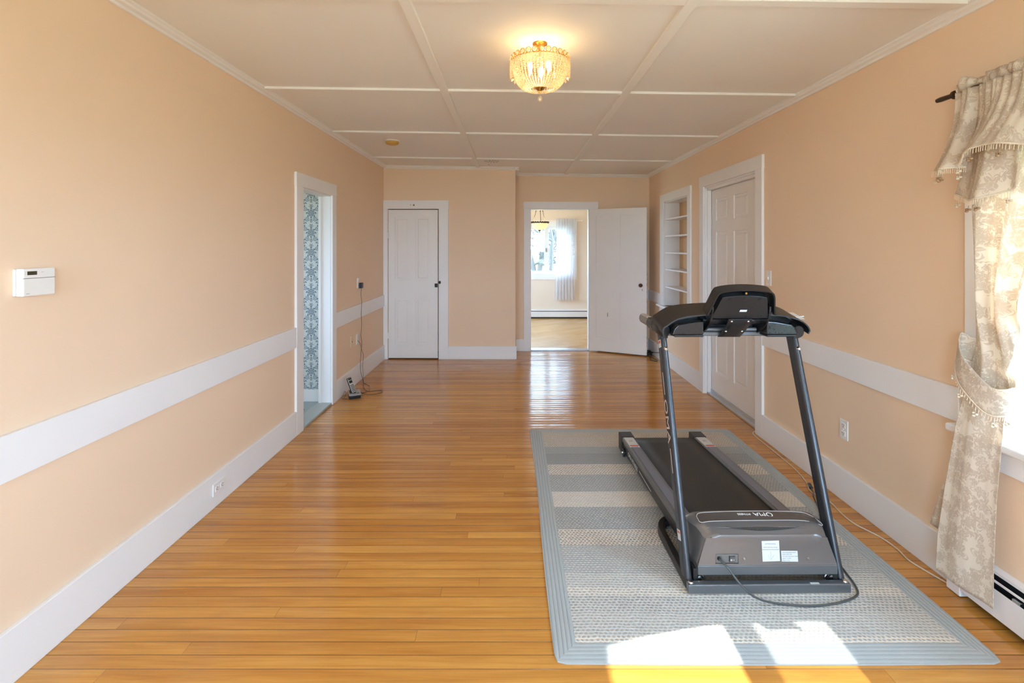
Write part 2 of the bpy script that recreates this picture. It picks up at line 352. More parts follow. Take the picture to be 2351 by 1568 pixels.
def mk_wallpaper():
    k = N('blue_damask_wallpaper'); x, y, z, v = k.xyz()
    PX, PZ = 0.185, 0.190
    def cell(ox, oz):
        u = k.math('SUBTRACT', k.math('FRACT', k.math('ADD', k.math('DIVIDE', x, PX), ox)), 0.5); w = k.math('SUBTRACT', k.math('FRACT', k.math('ADD', k.math('DIVIDE', z, PZ), oz)), 0.5)
        au = k.math('ABSOLUTE', u)
        return au, w
    def motif(au, w, sc, cz, lobes, dep):
        ww = k.math('SUBTRACT', w, cz)
        r = k.math('SQRT', k.math('ADD', k.math('POWER', au, 2.0), k.math('POWER', ww, 2.0)))
        th = k.math('ARCTAN2', ww, au)
        rim = k.math('MULTIPLY', sc, k.math('ADD', 1.0 - dep, k.math('MULTIPLY', dep, k.math('COSINE', k.math('MULTIPLY', th, lobes)))))
        body = k.math('LESS_THAN', r, rim)
        cut = k.math('LESS_THAN', k.math('SINE', k.math('ADD', k.math('MULTIPLY', r, 62.0), k.math('MULTIPLY', th, 8.0))), -0.45)
        return k.math('MULTIPLY', body, k.math('SUBTRACT', 1.0, cut))
    def full(ox, oz, s):
        au, w = cell(ox, oz)
        m = motif(au, w, 0.31*s, 0.02, 8.0, 0.24); m = k.math('MAXIMUM', m, motif(au, w, 0.13*s, 0.36*s, 6.0, 0.3)); m = k.math('MAXIMUM', m, motif(au, w, 0.11*s, -0.36*s, 5.0, 0.3))
        # scrolls
        a2 = k.math('SUBTRACT', au, 0.22*s); w2 = k.math('SUBTRACT', w, -0.30*s)
        r2 = k.math('SQRT', k.math('ADD', k.math('POWER', a2, 2.0), k.math('POWER', w2, 2.0)))
        sc = k.math('MULTIPLY', k.math('LESS_THAN', r2, 0.125*s), k.math('GREATER_THAN', k.math('SINE', k.math('ADD', k.math('MULTIPLY', r2, 105.0), k.math('ARCTAN2', w2, a2))), 0.15))
        return k.math('MAXIMUM', m, sc)
    m = k.math('MAXIMUM', full(0.0, 0.0, 1.0), full(0.5, 0.5, 0.92))
    nz, _ = k.noise(v, 320, 2)
    mm = k.math('MULTIPLY', m, k.math('ADD', 0.62, k.math('MULTIPLY', nz, 0.5)), clamp=True)
    col = k.mix(mm, (0.64, 0.665, 0.65), (0.060, 0.125, 0.190))
    return k.done(k.pbr(col, 0.65, 0, None, 0.25))
M['wallpaper'] = mk_wallpaper()
def mk_damask(name, trans=0.30):
    k = N(name); c = k.t.nodes.new('ShaderNodeTexCoord'); v = c.outputs['Object']
    s = k.t.nodes.new('ShaderNodeSeparateXYZ'); k.t.links.new(v, s.inputs[0])
    wx, _ = k.noise(v, 14, 2); wy, _ = k.noise(k.comb(k.math('ADD', s.outputs[1], 3.0), s.outputs[2]), 14, 2)
    Y = k.math('ADD', k.math('MULTIPLY', s.outputs[1], 1.5), k.math('MULTIPLY', k.math('SUBTRACT', wx, 0.5), 0.05)); Z = k.math('ADD', s.outputs[2], k.math('MULTIPLY', k.math('SUBTRACT', wy, 0.5), 0.05))
    p = k.comb(Y, Z)
    def flowers(scale, seed, lobes, rad, dep, veins):
        pp = k.comb(k.math('ADD', Y, seed), Z)
        vo = k.t.nodes.new('ShaderNodeTexVoronoi'); vo.voronoi_dimensions = '2D'; vo.feature = 'F1'; k.set(vo.inputs['Vector'], pp); vo.inputs['Scale'].default_value = scale; vo.inputs['Randomness'].default_value = 0.75
        d = k.t.nodes.new('ShaderNodeVectorMath'); d.operation = 'SUBTRACT'; k.set(d.inputs[0], pp); k.set(d.inputs[1], vo.outputs['Position'])
        q = k.t.nodes.new('ShaderNodeSeparateXYZ'); k.t.links.new(d.outputs[0], q.inputs[0]); cs = k.t.nodes.new('ShaderNodeSeparateColor'); k.t.links.new(vo.outputs['Color'], cs.inputs[0])
        r = k.math('MULTIPLY', k.math('SQRT', k.math('ADD', k.math('POWER', q.outputs[0], 2.0), k.math('POWER', q.outputs[1], 2.0))), scale)
        th = k.math('ADD', k.math('ARCTAN2', q.outputs[1], q.outputs[0]), k.math('MULTIPLY', cs.outputs[0], 6.28))
        R_ = k.math('MULTIPLY', k.math('ADD', rad*0.75, k.math('MULTIPLY', cs.outputs[1], rad*0.45)), k.math('ADD', 1.0-dep, k.math('MULTIPLY', dep, k.math('ABSOLUTE', k.math('COSINE', k.math('MULTIPLY', th, lobes/2.0))))))
        body = k.math('LESS_THAN', r, R_)
        vein = k.math('MAXIMUM', k.math('LESS_THAN', k.math('ABSOLUTE', k.math('SINE', k.math('MULTIPLY', th, lobes/2.0))), 0.12 if veins else -1), k.math('MULTIPLY', k.math('GREATER_THAN', r, k.math('MULTIPLY', R_, 0.40)), k.math('LESS_THAN', r, k.math('MULTIPLY', R_, 0.50))))
        ring = k.math('MULTIPLY', k.math('MULTIPLY', k.math('GREATER_THAN', r, k.math('MULTIPLY', R_, 1.22)), k.math('LESS_THAN', r, k.math('MULTIPLY', R_, 1.40))), k.math('GREATER_THAN', k.math('SINE', k.math('MULTIPLY', th, 2.0)), 0.1))
        return k.math('MULTIPLY', body, k.math('SUBTRACT', 1.0, k.math('MULTIPLY', vein, 0.75))), ring
    f1, r1 = flowers(15.0, 0.0, 5, 0.46, 0.45, True); f2, r2 = flowers(34.0, 7.3, 3, 0.46, 0.62, True); f3, r3 = flowers(62.0, 3.1, 2, 0.45, 0.75, False)
    gate, _ = k.noise(p, 9, 1); g = k.math('GREATER_THAN', gate, 0.50)
    pat = k.math('MAXIMUM', f1, k.math('MAXIMUM', k.math('MULTIPLY', k.math('MAXIMUM', f2, r2), g), k.math('MAXIMUM', k.math('MULTIPLY', f3, g), r1)))
    th_, _ = k.noise(k.comb(k.math('MULTIPLY', s.outputs[1], 700), k.math('MULTIPLY', s.outputs[2], 700)), 1.0, 2); warm, _ = k.noise(p, 6, 2)
    tan = k.mix(warm, (0.44, 0.285, 0.17), (0.48, 0.37, 0.26))
    col = k.mix(k.math('MULTIPLY', pat, k.math('ADD', 0.22, k.math('MULTIPLY', gate, 0.40))), k.mix(k.math('MULTIPLY', th_, 0.25), (0.87, 0.785, 0.67), (0.76, 0.665, 0.54)), tan)
    nrm = k.bump(k.math('ADD', k.math('MULTIPLY', th_, 0.8), pat), 0.2, 0.002)
    a = k.pbr(col, 0.55, 0, nrm, 0.25, 0.0, Sheen_Weight=0.15)
    tr = k.n('ShaderNodeBsdfTranslucent', Color=col); mx = k.n('ShaderNodeMixShader', i0=trans, i1=a, i2=tr.outputs[0])
    return k.done(mx.outputs[0])
M['damask'] = mk_damask('cream_damask_cloth', 0.32)
M['fringe'] = simple('cream_fringe', (0.72, 0.62, 0.48), 0.7, nscale=200, namp=0.2)
M['tassel_brown'] = simple('brown_tassel_bead', (0.35, 0.22, 0.12), 0.5, nscale=100, namp=0.2)
def mk_sheer():
    k = N('white_lace_cloth'); c = k.t.nodes.new('ShaderNodeTexCoord'); s = k.t.nodes.new('ShaderNodeSeparateXYZ'); k.t.links.new(c.outputs['Object'], s.inputs[0])
    z = s.outputs[2]; x = s.outputs[0]
    v = k.comb(k.math('MULTIPLY', x, 85.0), k.math('MULTIPLY', z, 85.0))
    vo = k.t.nodes.new('ShaderNodeTexVoronoi'); vo.feature = 'DISTANCE_TO_EDGE'; k.set(vo.inputs['Vector'], v); vo.inputs['Scale'].default_value = 1.0
    hole = k.math('GREATER_THAN', vo.outputs['Distance'], 0.11)
    band = k.math('MULTIPLY', k.math('GREATER_THAN', z, 0.935), k.math('LESS_THAN', z, 1.18))
    low = k.math('LESS_THAN', z, -10.0)
    alpha = k.math('SUBTRACT', 0.80, k.math('MULTIPLY', k.math('MULTIPLY', hole, k.math('MAXIMUM', band, low)), 0.50))
    d = k.n('ShaderNodeBsdfDiffuse', Color=(0.82, 0.82, 0.85)); t = k.n('ShaderNodeBsdfTranslucent', Color=(0.80, 0.80, 0.84)); m1 = k.n('ShaderNodeMixShader', i0=0.5, i1=d.outputs[0], i2=t.outputs[0])
    tp = k.n('ShaderNodeBsdfTransparent'); m2 = k.n('ShaderNodeMixShader', i0=alpha, i1=tp.outputs[0], i2=m1.outputs[0])
    return k.done(m2.outputs[0])
M['sheer'] = mk_sheer()
def mk_glass():
    k = N('window_glass'); lw = k.n('ShaderNodeLayerWeight', Blend=0.5); fac = k.math('ADD', 0.035, k.math('MULTIPLY', k.math('POWER', lw.outputs[1], 5.0), 0.6)); t = k.n('ShaderNodeBsdfTransparent', Color=(0.97, 0.985, 0.98)); g = k.n('ShaderNodeBsdfGlossy', Roughness=0.02)
    m = k.n('ShaderNodeMixShader', i0=fac, i1=t.outputs[0], i2=g.outputs[0]); return k.done(m.outputs[0])
M['glass'] = mk_glass()
def mk_screen(nm, f):
    k = N(nm); t = k.n('ShaderNodeBsdfTransparent'); d = k.n('ShaderNodeBsdfDiffuse', Color=(0.10, 0.10, 0.10)); m = k.n('ShaderNodeMixShader', i0=f, i1=t.outputs[0], i2=d.outputs[0]); return k.done(m.outputs[0])
M['screen'] = mk_screen('insect_or_dimming_screen', 0.42); M['dimming_screen'] = mk_screen('window_dimming_sheet', 0.22)
def mk_mirror():
    k = N('old_mirror'); x, y, z, v = k.xyz(); f, _ = k.noise(v, 6, 3)
    return k.done(k.pbr(k.mix(f, (0.74, 0.80, 0.74), (0.82, 0.86, 0.81)), 0.03, 1.0))
M['mirror'] = mk_mirror()
def mk_crystal():
    k = N('cut_crystal'); t = k.n('ShaderNodeBsdfTransparent', Color=(1, 0.97, 0.90)); g = k.n('ShaderNodeBsdfGlossy', Roughness=0.08, Color=(1, 0.96, 0.88)); tr = k.n('ShaderNodeBsdfTranslucent', Color=(0.95, 0.88, 0.74))
    m1 = k.n('ShaderNodeMixShader', i0=0.55, i1=g.outputs[0], i2=tr.outputs[0]); m2 = k.n('ShaderNodeMixShader', i0=0.68, i1=t.outputs[0], i2=m1.outputs[0]); return k.done(m2.outputs[0])
M['crystal'] = mk_crystal()
def mk_emit(name, col, s):
    k = N(name); e = k.n('ShaderNodeEmission', Color=col, Strength=s); return k.done(e.outputs[0])
M['bulb'] = mk_emit('glowing_bulb', (1.0, 0.72, 0.36), 18.0)
M['bulb2'] = mk_emit('glowing_bulb_pale', (1.0, 0.80, 0.50), 8.0)
def mk_alabaster():
    k = N('alabaster_glass'); d = k.n('ShaderNodeBsdfDiffuse', Color=(0.80, 0.72, 0.58)); t = k.n('ShaderNodeBsdfTranslucent', Color=(0.90, 0.80, 0.62)); m = k.n('ShaderNodeMixShader', i0=0.6, i1=d.outputs[0], i2=t.outputs[0]); return k.done(m.outputs[0])
M['alabaster'] = mk_alabaster()

# ------------------------------------------------------------------ the rooms
XL, XR, YC, YB, YR = -1.714, 1.943, 6.40, 6.90, -1.95
XJ = 0.03
def zc(x): return 2.533 - 0.0137 * (x - 0.11)      # the ceiling sags a little to the right
def cells(u0, u1, z0, z1, ops):
    us = sorted({u0, u1, *[o[0] for o in ops], *[o[1] for o in ops]}); zs = sorted({z0, z1, *[o[2] for o in ops], *[o[3] for o in ops]})
    us = [u for u in us if u0 <= u <= u1]; zs = [z for z in zs if z0 <= z <= z1]
    for a, b in zip(us, us[1:]):
        for c, d in zip(zs, zs[1:]):
            mu, mz = (a+b)/2, (c+d)/2
            if not any(o[0] < mu < o[1] and o[2] < mz < o[3] for o in ops): yield a, b, c, d
def wall_x(name, x0, x1, u0, u1, z1, ops, mat):
    m = MB()
    for a, b, c, d in cells(u0, u1, 0.0, z1, ops): m.box(x0, x1, a, b, c, d)
    return struct(m.build(name, mat))
def wall_y(name, y0, y1, u0, u1, z1, ops, mat):
    m = MB()
    for a, b, c, d in cells(u0, u1, 0.0, z1, ops): m.box(a, b, y0, y1, c, d)
    return struct(m.build(name, mat))
LD = (3.912, 4.541, 0.0, 1.965)        # doorway in the left wall
wall_x('wall_left', XL-0.11, XL, YR, 7.0, 2.62, [LD], M['wall'])
WIN = (0.90, 1.93, 0.72, 1.95); WIN2 = (-1.60, -0.60, 0.72, 1.95)
RD = (3.846, 4.90, 0.0, 2.09); NI = (5.35, 6.198, 0.735, 2.055)
wall_x('wall_right', XR, XR+0.14, YR, 7.02, 2.62, [WIN, WIN2, RD, NI], M['wall'])
CD = (-1.652, -0.984, 0.0, 1.985)
wall_y('wall_closet', YC, YC+0.10, XL, XJ, 2.62, [CD], M['wall'])
wall_x('wall_closet_side', XJ-0.09, XJ, YC+0.10, YB, 2.62, [], M['wall'])
BD = (0.254, 1.080, 0.0, 2.026)
wall_y('wall_back', YB, YB+0.13, XL, XR, 2.62, [BD], M['wall'])
RW = [(-1.50, -0.30, 0.70, 2.20), (0.30, 1.50, 0.70, 2.20)]
wall_y('wall_rear', YR-0.14, YR, XL-0.11, XR+0.14, 2.62, RW, M['wall'])
m = MB(); m.box(XL, XR+0.10, YR, YB+0.02, -0.06, 0.0); struct(m.build('floor', M['floor']))
def slab(m, x0, x1, y0, y1, zo, th):
    z0, z1 = zc(x0)+zo, zc(x1)+zo
    v = [m.bm.verts.new(p) for p in ((x0,y0,z0),(x1,y0,z1),(x1,y1,z1),(x0,y1,z0),(x0,y0,z0+th),(x1,y0,z1+th),(x1,y1,z1+th),(x0,y1,z0+th))]
    for f in ((0,3,2,1),(4,5,6,7),(0,1,5,4),(1,2,6,5),(2,3,7,6),(3,0,4,7)): m.bm.faces.new([v[i] for i in f])
m = MB(); slab(m, XL-0.11, XR+0.14, YR-0.14, YB+0.13, 0.0, 0.05); struct(m.build('ceiling', M['ceil']))
# ceiling battens
tn = [0]
def trim(m, bevel=0.002, mat='trim', label=None):
    tn[0] += 1
    return struct(m.build('trim_%d' % tn[0], M[mat], bevel=bevel), label)
for yb in (0.79, 2.01, 3.235, 4.455, 5.735, -0.43):
    m = MB(); slab(m, XL+0.05, XR-0.05, yb, yb+0.05, -0.016, 0.016); trim(m, 0.002, 'ceil', 'flat white batten running across the ceiling')
for xb in (-0.487, 0.728):
    m = MB(); slab(m, xb, xb+0.052, YR+0.05, (YC if xb < 0 else YB)-0.05, -0.018, 0.018); trim(m, 0.002, 'ceil', 'flat white batten running the length of the ceiling')
# crown moulding (cove strip + bead)
CP = [(0, 0), (0.052, 0), (0.052, -0.010), (0.040, -0.016), (0.034, -0.024), (0.018, -0.030), (0.012, -0.040), (0, -0.040)]
def crown_x(xw, s, y0, y1):      # along y on wall x = xw, s = direction into the room
    m = MB(); m.prism([(xw + s*a, zc(xw) + 0.003 + b) for a, b in CP], 'y', y0, y1); trim(m, 0.001, 'trim', 'white crown moulding')
def crown_y(yw, x0, x1, s=-1):
    m = MB(); A = [m.bm.verts.new((x0, yw + s*a, zc(x0)+0.003+b)) for a, b in CP]; B = [m.bm.verts.new((x1, yw + s*a, zc(x1)+0.003+b)) for a, b in CP]
    m.bm.faces.new(A); m.bm.faces.new(B[::-1])
    for i in range(len(CP)):
        j = (i+1) % len(CP); m.bm.faces.new((A[j], A[i], B[i], B[j]))
    trim(m, 0.001, 'trim', 'white crown moulding')
crown_x(XL, 1, YR, YC); crown_x(XR, -1, YR, YB); crown_y(YC, XL, XJ+0.05); crown_y(YB, XJ, XR); crown_x(XJ, 1, YC-0.05, YB)
# chair rails
def rail_x(xw, s, y0, y1, z0, z1, t=0.018):
    m = MB(); m.box(min(xw, xw+s*t), max(xw, xw+s*t), y0, y1, z0, z1); return trim(m, 0.002, 'trim', 'wide white chair rail')
rail_x(XL, 1, YR, 3.80, 0.692, 0.850); rail_x(XL, 1, 4.642, YC-0.021, 0.700, 0.850)
rail_x(XR, -1, 2.09, 3.745, 0.722, 0.870); rail_x(XR, -1, 4.995, 5.257, 0.722, 0.870); rail_x(XR, -1, 6.334, YB, 0.735, 0.875)
m = MB(); m.box(1.80, XR-0.018, YB-0.018, YB, 0.735, 0.875); trim(m, 0.002, 'trim', 'short white chair rail behind the open door')
# baseboards
def base(name, x0, x1, y0, y1, h):
    m = MB(); m.box(x0, x1, y0, y1, 0.0, h); return struct(m.build(name, M['trim'], bevel=0.003))
base('baseboard_left', XL, XL+0.02, YR, 3.79, 0.190); base('baseboard_left', XL, XL+0.02, 4.642, YC-0.021, 0.190)
base('baseboard_right', XR-0.02, XR, 2.108, 3.742, 0.185); base('baseboard_right', XR-0.02, XR, 4.995, YB-0.02, 0.185); 
base('baseboard_closet', -0.856, XJ+0.016, YC-0.02, YC, 0.172); base('baseboard_closet_side', XJ, XJ+0.016, YC, YB-0.02, 0.172)
base('baseboard_back', XJ, 0.153, YB-0.02, YB, 0.172); base('baseboard_back', 1.30, XR-0.02, YB-0.02, YB, 0.172)
base('baseboard_rear', XL, XR, YR, YR+0.02, 0.19)
# ---- casings
def casing(parts, label):
    m = MB()
    for p in parts: m.box(*p)
    return trim(m, 0.002, 'trim', label)
xf = XL + 0.02   # left doorway
casing([(XL, xf, 3.79, 3.912, 0, 1.965), (XL, xf, 4.541, 4.642, 0, 1.965), (XL, xf+0.001, 3.785, 4.647, 1.965, 2.073)], 'white casing round the left doorway')
casing([(XL-0.11, XL, 3.900, 3.914, 0, 1.965), (XL-0.11, XL, 4.539, 4.553, 0, 1.965), (XL-0.11, XL, 3.91, 4.545, 1.955, 1.968), (XL-0.11, XL-0.085, 4.525, 4.541, 0, 1.958)], 'white jamb of the left doorway')
m = MB(); m.box(XL-0.12, XL+0.012, 3.90, 4.552, 0.0, 0.022); trim(m, 0.004, 'threshold', 'worn grey painted threshold of the left doorway')
yf = YC - 0.02  # closet door
casing([(XL+0.001, -1.655, yf, YC, 0, 1.985), (-0.984, -0.856, yf, YC, 0, 1.985), (XL+0.001, -0.853, yf-0.001, YC, 1.985, 2.100)], 'white casing round the narrow closet door')
yg = YB - 0.02  # back doorway
casing([(0.153, 0.254, yg, YB, 0, 2.026), (1.084, 1.205, yg, YB, 0, 2.026), (0.149, 1.214, yg-0.001, YB, 2.026, 2.127)], 'white casing round the back doorway')
casing([(0.240, 0.256, YB, YB+0.13, 0, 2.026), (1.078, 1.094, YB, YB+0.13, 0, 2.026), (0.25, 1.085, YB, YB+0.13, 2.018, 2.03)], 'white jamb of the back doorway')
m = MB(); m.box(0.254, 1.080, YB-0.005, YB+0.135, 0.0, 0.016); trim(m, 0.004, 'steel', 'scuffed pale threshold of the back doorway')
xg = XR - 0.02  # right door
casing([(xg, XR, 3.741, 3.846, 0, 2.09), (xg, XR, 4.90, 4.995, 0, 2.09), (xg-0.001, XR, 3.737, 5.0, 2.09, 2.20)], 'white casing round the six panel door')
casing([(XR, XR+0.14, 3.832, 3.848, 0, 2.09), (XR, XR+0.14, 4.898, 4.914, 0, 2.09), (XR, XR+0.14, 3.84, 4.905, 2.075, 2.093), (XR+0.02, XR+0.055, 4.874, 4.90, 0, 2.076), (XR+0.02, XR+0.055, 3.846, 3.872, 0, 2.076), (XR+0.02, XR+0.055, 3.86, 4.89, 2.052, 2.076)], 'white jamb and stop of the six panel door')
m = MB(); m.box(XR+0.125, XR+0.15, 3.80, 4.95, -0.05, 2.15); trim(m, 0, 'door', 'unseen backing panel added to stop light leaking past the six panel door')  # unseen panel added to block the light leak above the door
m = MB(); m.box(XR+0.02, XR+0.12, 3.846, 4.90, 0.0, 0.020); trim(m, 0.004, 'steel', 'grey metal threshold under the six panel door')
# ---- doors (leaf in local coordinates: x across from the hinge, y thickness, z up)
def leaf(name, w, h, t, panels, mat, inset=0.010, raised=True):
    m = MB()
    for a, b, c, d in cells(0, w, 0, h, panels): m.box(a, b, 0, t, c, d)
    for (a, b, c, d) in panels:
        m.box(a, b, inset, t-inset, c, d)
        if raised:
            g = 0.022
            P = [(a+g, c+g), (b-g, c+g), (b-g, d-g), (a+g, d-g)]; Q = [(p[0]+(0.014 if i in (0, 3) else -0.014), p[1]+(0.014 if i < 2 else -0.014)) for i, p in enumerate(P)]
            lo = [m.bm.verts.new((p[0], inset, p[1])) for p in P]; hi = [m.bm.verts.new((q[0], inset-0.007, q[1])) for q in Q]
            m.bm.faces.new(hi)
            for i in range(4): m.bm.faces.new((lo[i], lo[(i+1) % 4], hi[(i+1) % 4], hi[i]))
    bmesh.ops.remove_doubles(m.bm, verts=m.bm.verts[:], dist=1e-5)
    return m
def hinge(parent, x, y, z):
    m = MB(); m.cyl((x, y, z-0.04), (x, y, z+0.04), 0.007, 8); m.box(x-0.004, x+0.02, y+0.002, y+0.006, z-0.04, z+0.04); m.build('hinge', M['door'], parent, local=True)
# closet door (slightly ajar on its right edge)
D1 = leaf('door', 0.652, 1.958, 0.032, [(0.088, 0.274, 0.175, 0.795), (0.362, 0.548, 0.175, 0.795), (0.088, 0.274, 1.027, 1.862), (0.362, 0.548, 1.027, 1.862)], 'door', 0.008).build('door_1', M['door'], bevel=0.0015)
D1.location = (-1.646, YC-0.012, 0.016); D1.rotation_euler = (0, 0, R(-0.6)); struct(D1, 'narrow four panel white closet door slightly ajar')
m = MB(); m.box(0.612, 0.650, -0.010, 0.0, 0.935, 0.985); m.box(0.618, 0.640, -0.016, -0.010, 0.945, 0.975); m.build('latch', M['dark'], D1, local=True, bevel=0.002)
for hz in (0.30, 1.62): hinge(D1, -0.004, -0.006, hz)
m = MB(); m.sphere((-0.967, yf-0.012, 1.016), 0.016, 12, 8, (0.9, 0.7, 1.3)); m.cyl((-0.967, yf-0.008, 1.016), (-0.967, yf, 1.016), 0.008)
tag(m.build('latch_keeper', M['bronze'], smooth=40), 'dark oval latch button on the closet door casing', 'latch')
m = MB(); m.lathe([(0.0, -0.0012), (0.011, -0.0010), (0.012, 0)], (-1.310, yf-0.001, 2.035), 14, 'y'); tag(m.build('stain', M['rust']), 'larger brown worn spot on the board above the closet door', 'stain')
m = MB(); m.lathe([(0.0, -0.001), (0.006, 0)], (-1.352, yf-0.001, 2.038), 10, 'y'); tag(m.build('stain', M['rust']), 'tiny brown worn spot left of the larger one above the closet door', 'stain')
# back door, swung open towards the room
D2 = leaf('door', 0.800, 2.000, 0.034, [(0.10, 0.335, 0.195, 0.835), (0.445, 0.675, 0.195, 0.835), (0.10, 0.335, 1.105, 1.905), (0.445, 0.675, 1.105, 1.905)], 'door', 0.006, False).build('door_2', M['door'], bevel=0.001)
D2.location = (1.083, YB-0.026, 0.018); ang = math.atan2(6.525-6.874, 1.80-1.083); D2.rotation_euler = (0, 0, ang); struct(D2, 'white four panel door standing open into the room')
m = MB(); m.lathe([(0.0, -0.050), (0.018, -0.048), (0.027, -0.036), (0.027, -0.026), (0.014, -0.016), (0.010, 0.0)], (0.725, 0.0, 0.945), 20, 'y'); m.build('door_knob', M['knob'], D2, local=True, smooth=40)
m = MB(); m.box(0.690, 0.790, -0.003, 0.0, 0.865, 1.02); m.build('lock_plate', M['door'], D2, local=True, bevel=0.001)
m = MB(); m.lathe([(0.0, -0.0045), (0.005, -0.004)], (0.741, 0, 0.889), 8, 'y'); m.box(0.739, 0.743, -0.0045, -0.003, 0.868, 0.889); m.build('keyhole', M['dark'], D2, local=True)
m = MB(); m.tube([(0.268, -0.001, 0.545), (0.262, -0.0015, 0.520), (0.270, -0.0015, 0.505), (0.262, -0.001, 0.490)], 0.003, 6); m.build('scratch_mark', M['dark'], D2, local=True)
m = MB()
for i in range(16):
    zz = random.choice([random.uniform(0.06, 0.55), random.uniform(0.7, 1.15)]); m.box(0.7995, 0.8012, 0.004, random.uniform(0.012, 0.03), zz, zz+random.uniform(0.006, 0.04))
m.build('worn_edge', M['rust'], D2, local=True)
for hz in (0.25, 1.75): hinge(D2, -0.003, -0.004, hz)
# six panel door on the right
RP = [(0.115, 0.375, 1.712, 1.925), (0.500, 0.762, 1.712, 1.925), (0.115, 0.375, 0.945, 1.600), (0.500, 0.762, 0.945, 1.600), (0.115, 0.375, 0.215, 0.730), (0.500, 0.762, 0.215, 0.730)]
D3 = leaf('door', 1.020, 2.022, 0.036, RP, 'door', 0.010).build('door_3', M['door'], bevel=0.0015)
D3.location = (XR+0.062, 4.893, 0.030); D3.rotation_euler = (0, 0, R(-90)); struct(D3, 'white six panel door set deep in the right wall')
for hz in (0.25, 0.98, 1.70): hinge(D3, 0.004, -0.008, hz)
m = MB(); m.box(0.0, 1.02, -0.012, 0.0, -0.012, 0.022); m.build('door_sweep', M['steel'], D3, local=True, bevel=0.002)
m = MB(); m.lathe([(0.0, -0.055), (0.022, -0.050), (0.027, -0.036), (0.012, -0.02), (0.010, 0)], (0.955, 0, 0.93), 18, 'y'); m.build('door_knob', M['brass'], D3, local=True, smooth=40)
# ---- windows
def sash_window(name, xw, y0, y1, z0, z1, label, screen=True):
    root = empty(name, (xw+0.09, (y0+y1)/2, z0)); struct(root, label)
    m = MB()
    for p in ((XR+0.001, XR+0.139, y0-0.004, y0+0.010, z0, z1), (XR+0.001, XR+0.139, y1-0.010, y1+0.004, z0, z1), (XR+0.001, XR+0.139, y0, y1, z1-0.010, z1+0.004), (XR+0.05, XR+0.139, y0, y1, z0-0.004, z0+0.008)): m.box(*p)
    m.build('window_frame', M['trim'], root, bevel=0.001)
    zm = 1.285
    for nm, xs, a, b in (('lower_sash', xw+0.055, z0, zm+0.03), ('upper_sash', xw+0.095, zm-0.03, z1)):
        m = MB(); t = 0.032; st = 0.045; br = 0.075 if nm == 'lower_sash' else 0.05
        for q in ((y0, y0+st, a, b), (y1-st, y1, a, b), (y0+st, y1-st, a, a+br), (y0+st, y1-st, b-0.05, b)): m.box(xs, xs+t, *q)
        s_ = m.build(nm, M['trim'], root, bevel=0.003)
        m = MB(); m.box(xs+0.013, xs+0.017, y0+st-0.004, y1-st+0.004, a+br-0.004, b-0.046); m.build('glass_pane', M['glass'], s_)
    if screen:
        m = MB(); m.box(xw+0.132, xw+0.1325, y0+0.01, y1-0.01, z0+0.01, zm); m.build('insect_or_dimming_screen', M['screen'], root)
    m = MB()
    for p in ((XR-0.02, XR, y1, y1+0.13, z0, z1), (XR-0.02, XR, y0-0.13, y0, z0, z1), (XR-0.021, XR, y0-0.135, y1+0.135, z1, z1+0.13)): m.box(*p)
    m.build('window_casing', M['trim'], root, bevel=0.002)
    m = MB(); m.box(XR-0.075, XR+0.055, y0-0.16, y1+0.165, z0-0.028, z0+0.003); m.build('window_sill', M['trim'], root, bevel=0.009, seg=4)
    m = MB(); m.box(XR-0.02, XR, y0-0.12, y1+0.125, z0-0.128, z0-0.028); m.build('apron', M['trim'], root, bevel=0.002)
    return root
sash_window('window_1', XR, WIN[0], WIN[1], WIN[2], WIN[3], 'white sash window on the right behind the damask curtain')
sash_window('window_2', XR, WIN2[0], WIN2[1], WIN2[2], WIN2[3], 'unseen white sash window on the right wall beside the camera, letting in fill light')  # out of view; lets more sky light into the room
def rear_window(name, x0, x1, y, z0, z1, s, label, mull=True):
    # frame on a wall whose room side faces s (+1 looks towards +y)
    root = empty(name, ((x0+x1)/2, y, z0)); struct(root, label); xm = (x0+x1)/2
    m = MB(); st = 0.05
    qs = list(cells(x0, x1, z0, z1, [(x0+st, xm-0.045, z0+st, z1-st), (xm+0.045, x1-st, z0+st, z1-st)]))
    for q in qs: m.box(q[0], q[1], y-0.02, y+0.02, q[2], q[3])
    m.build('window_frame', M['trim'], root, bevel=0.003)
    m = MB(); m.box(x0+st, x1-st, y-0.002, y+0.002, z0+st, z1-st); m.build('glass_pane', M['glass'], root)
    return root
rear_window('window_3', -1.50, -0.30, YR-0.08, 0.70, 2.20, 1, 'unseen window behind the camera on the left, letting in fill light')  # unseen rear windows, made large so sky light fills the room
rear_window('window_4', 0.30, 1.50, YR-0.08, 0.70, 2.20, 1, 'unseen window behind the camera on the right, letting in fill light')
# ------------------------------------------------------------------ room beyond the back doorway
Y2, YE, X2L, X2R = YB+0.13, 10.10, -1.25, 2.60
m = MB(); m.box(X2L, X2R, YB+0.02, YE, -0.06, 0.0); struct(m.build('floor_back_room', M['floor2']))
m = MB(); m.box(X2L-0.1, X2R+0.1, Y2, YE+0.14, 2.50, 2.56); struct(m.build('ceiling_back_room', M['ceil']))
W2 = (0.20, 1.21, 0.93, 1.905)
wall_y('wall_back_room', YE, YE+0.14, X2L, X2R, 2.52, [W2], M['wall2'])
LW = (7.9, 9.3, 0.85, 2.1)
wall_x('wall_back_room_left', X2L-0.1, X2L, Y2, YE+0.14, 2.52, [LW], M['wall2'])
wall_x('wall_back_room_right', X2R, X2R+0.1, Y2, YE+0.14, 2.52, [], M['wall2'])
wall_y('wall_back_room_near', Y2, Y2+0.004, X2L, X2R, 2.52, [(0.250, 1.084, 0, 2.03)], M['wall2'])
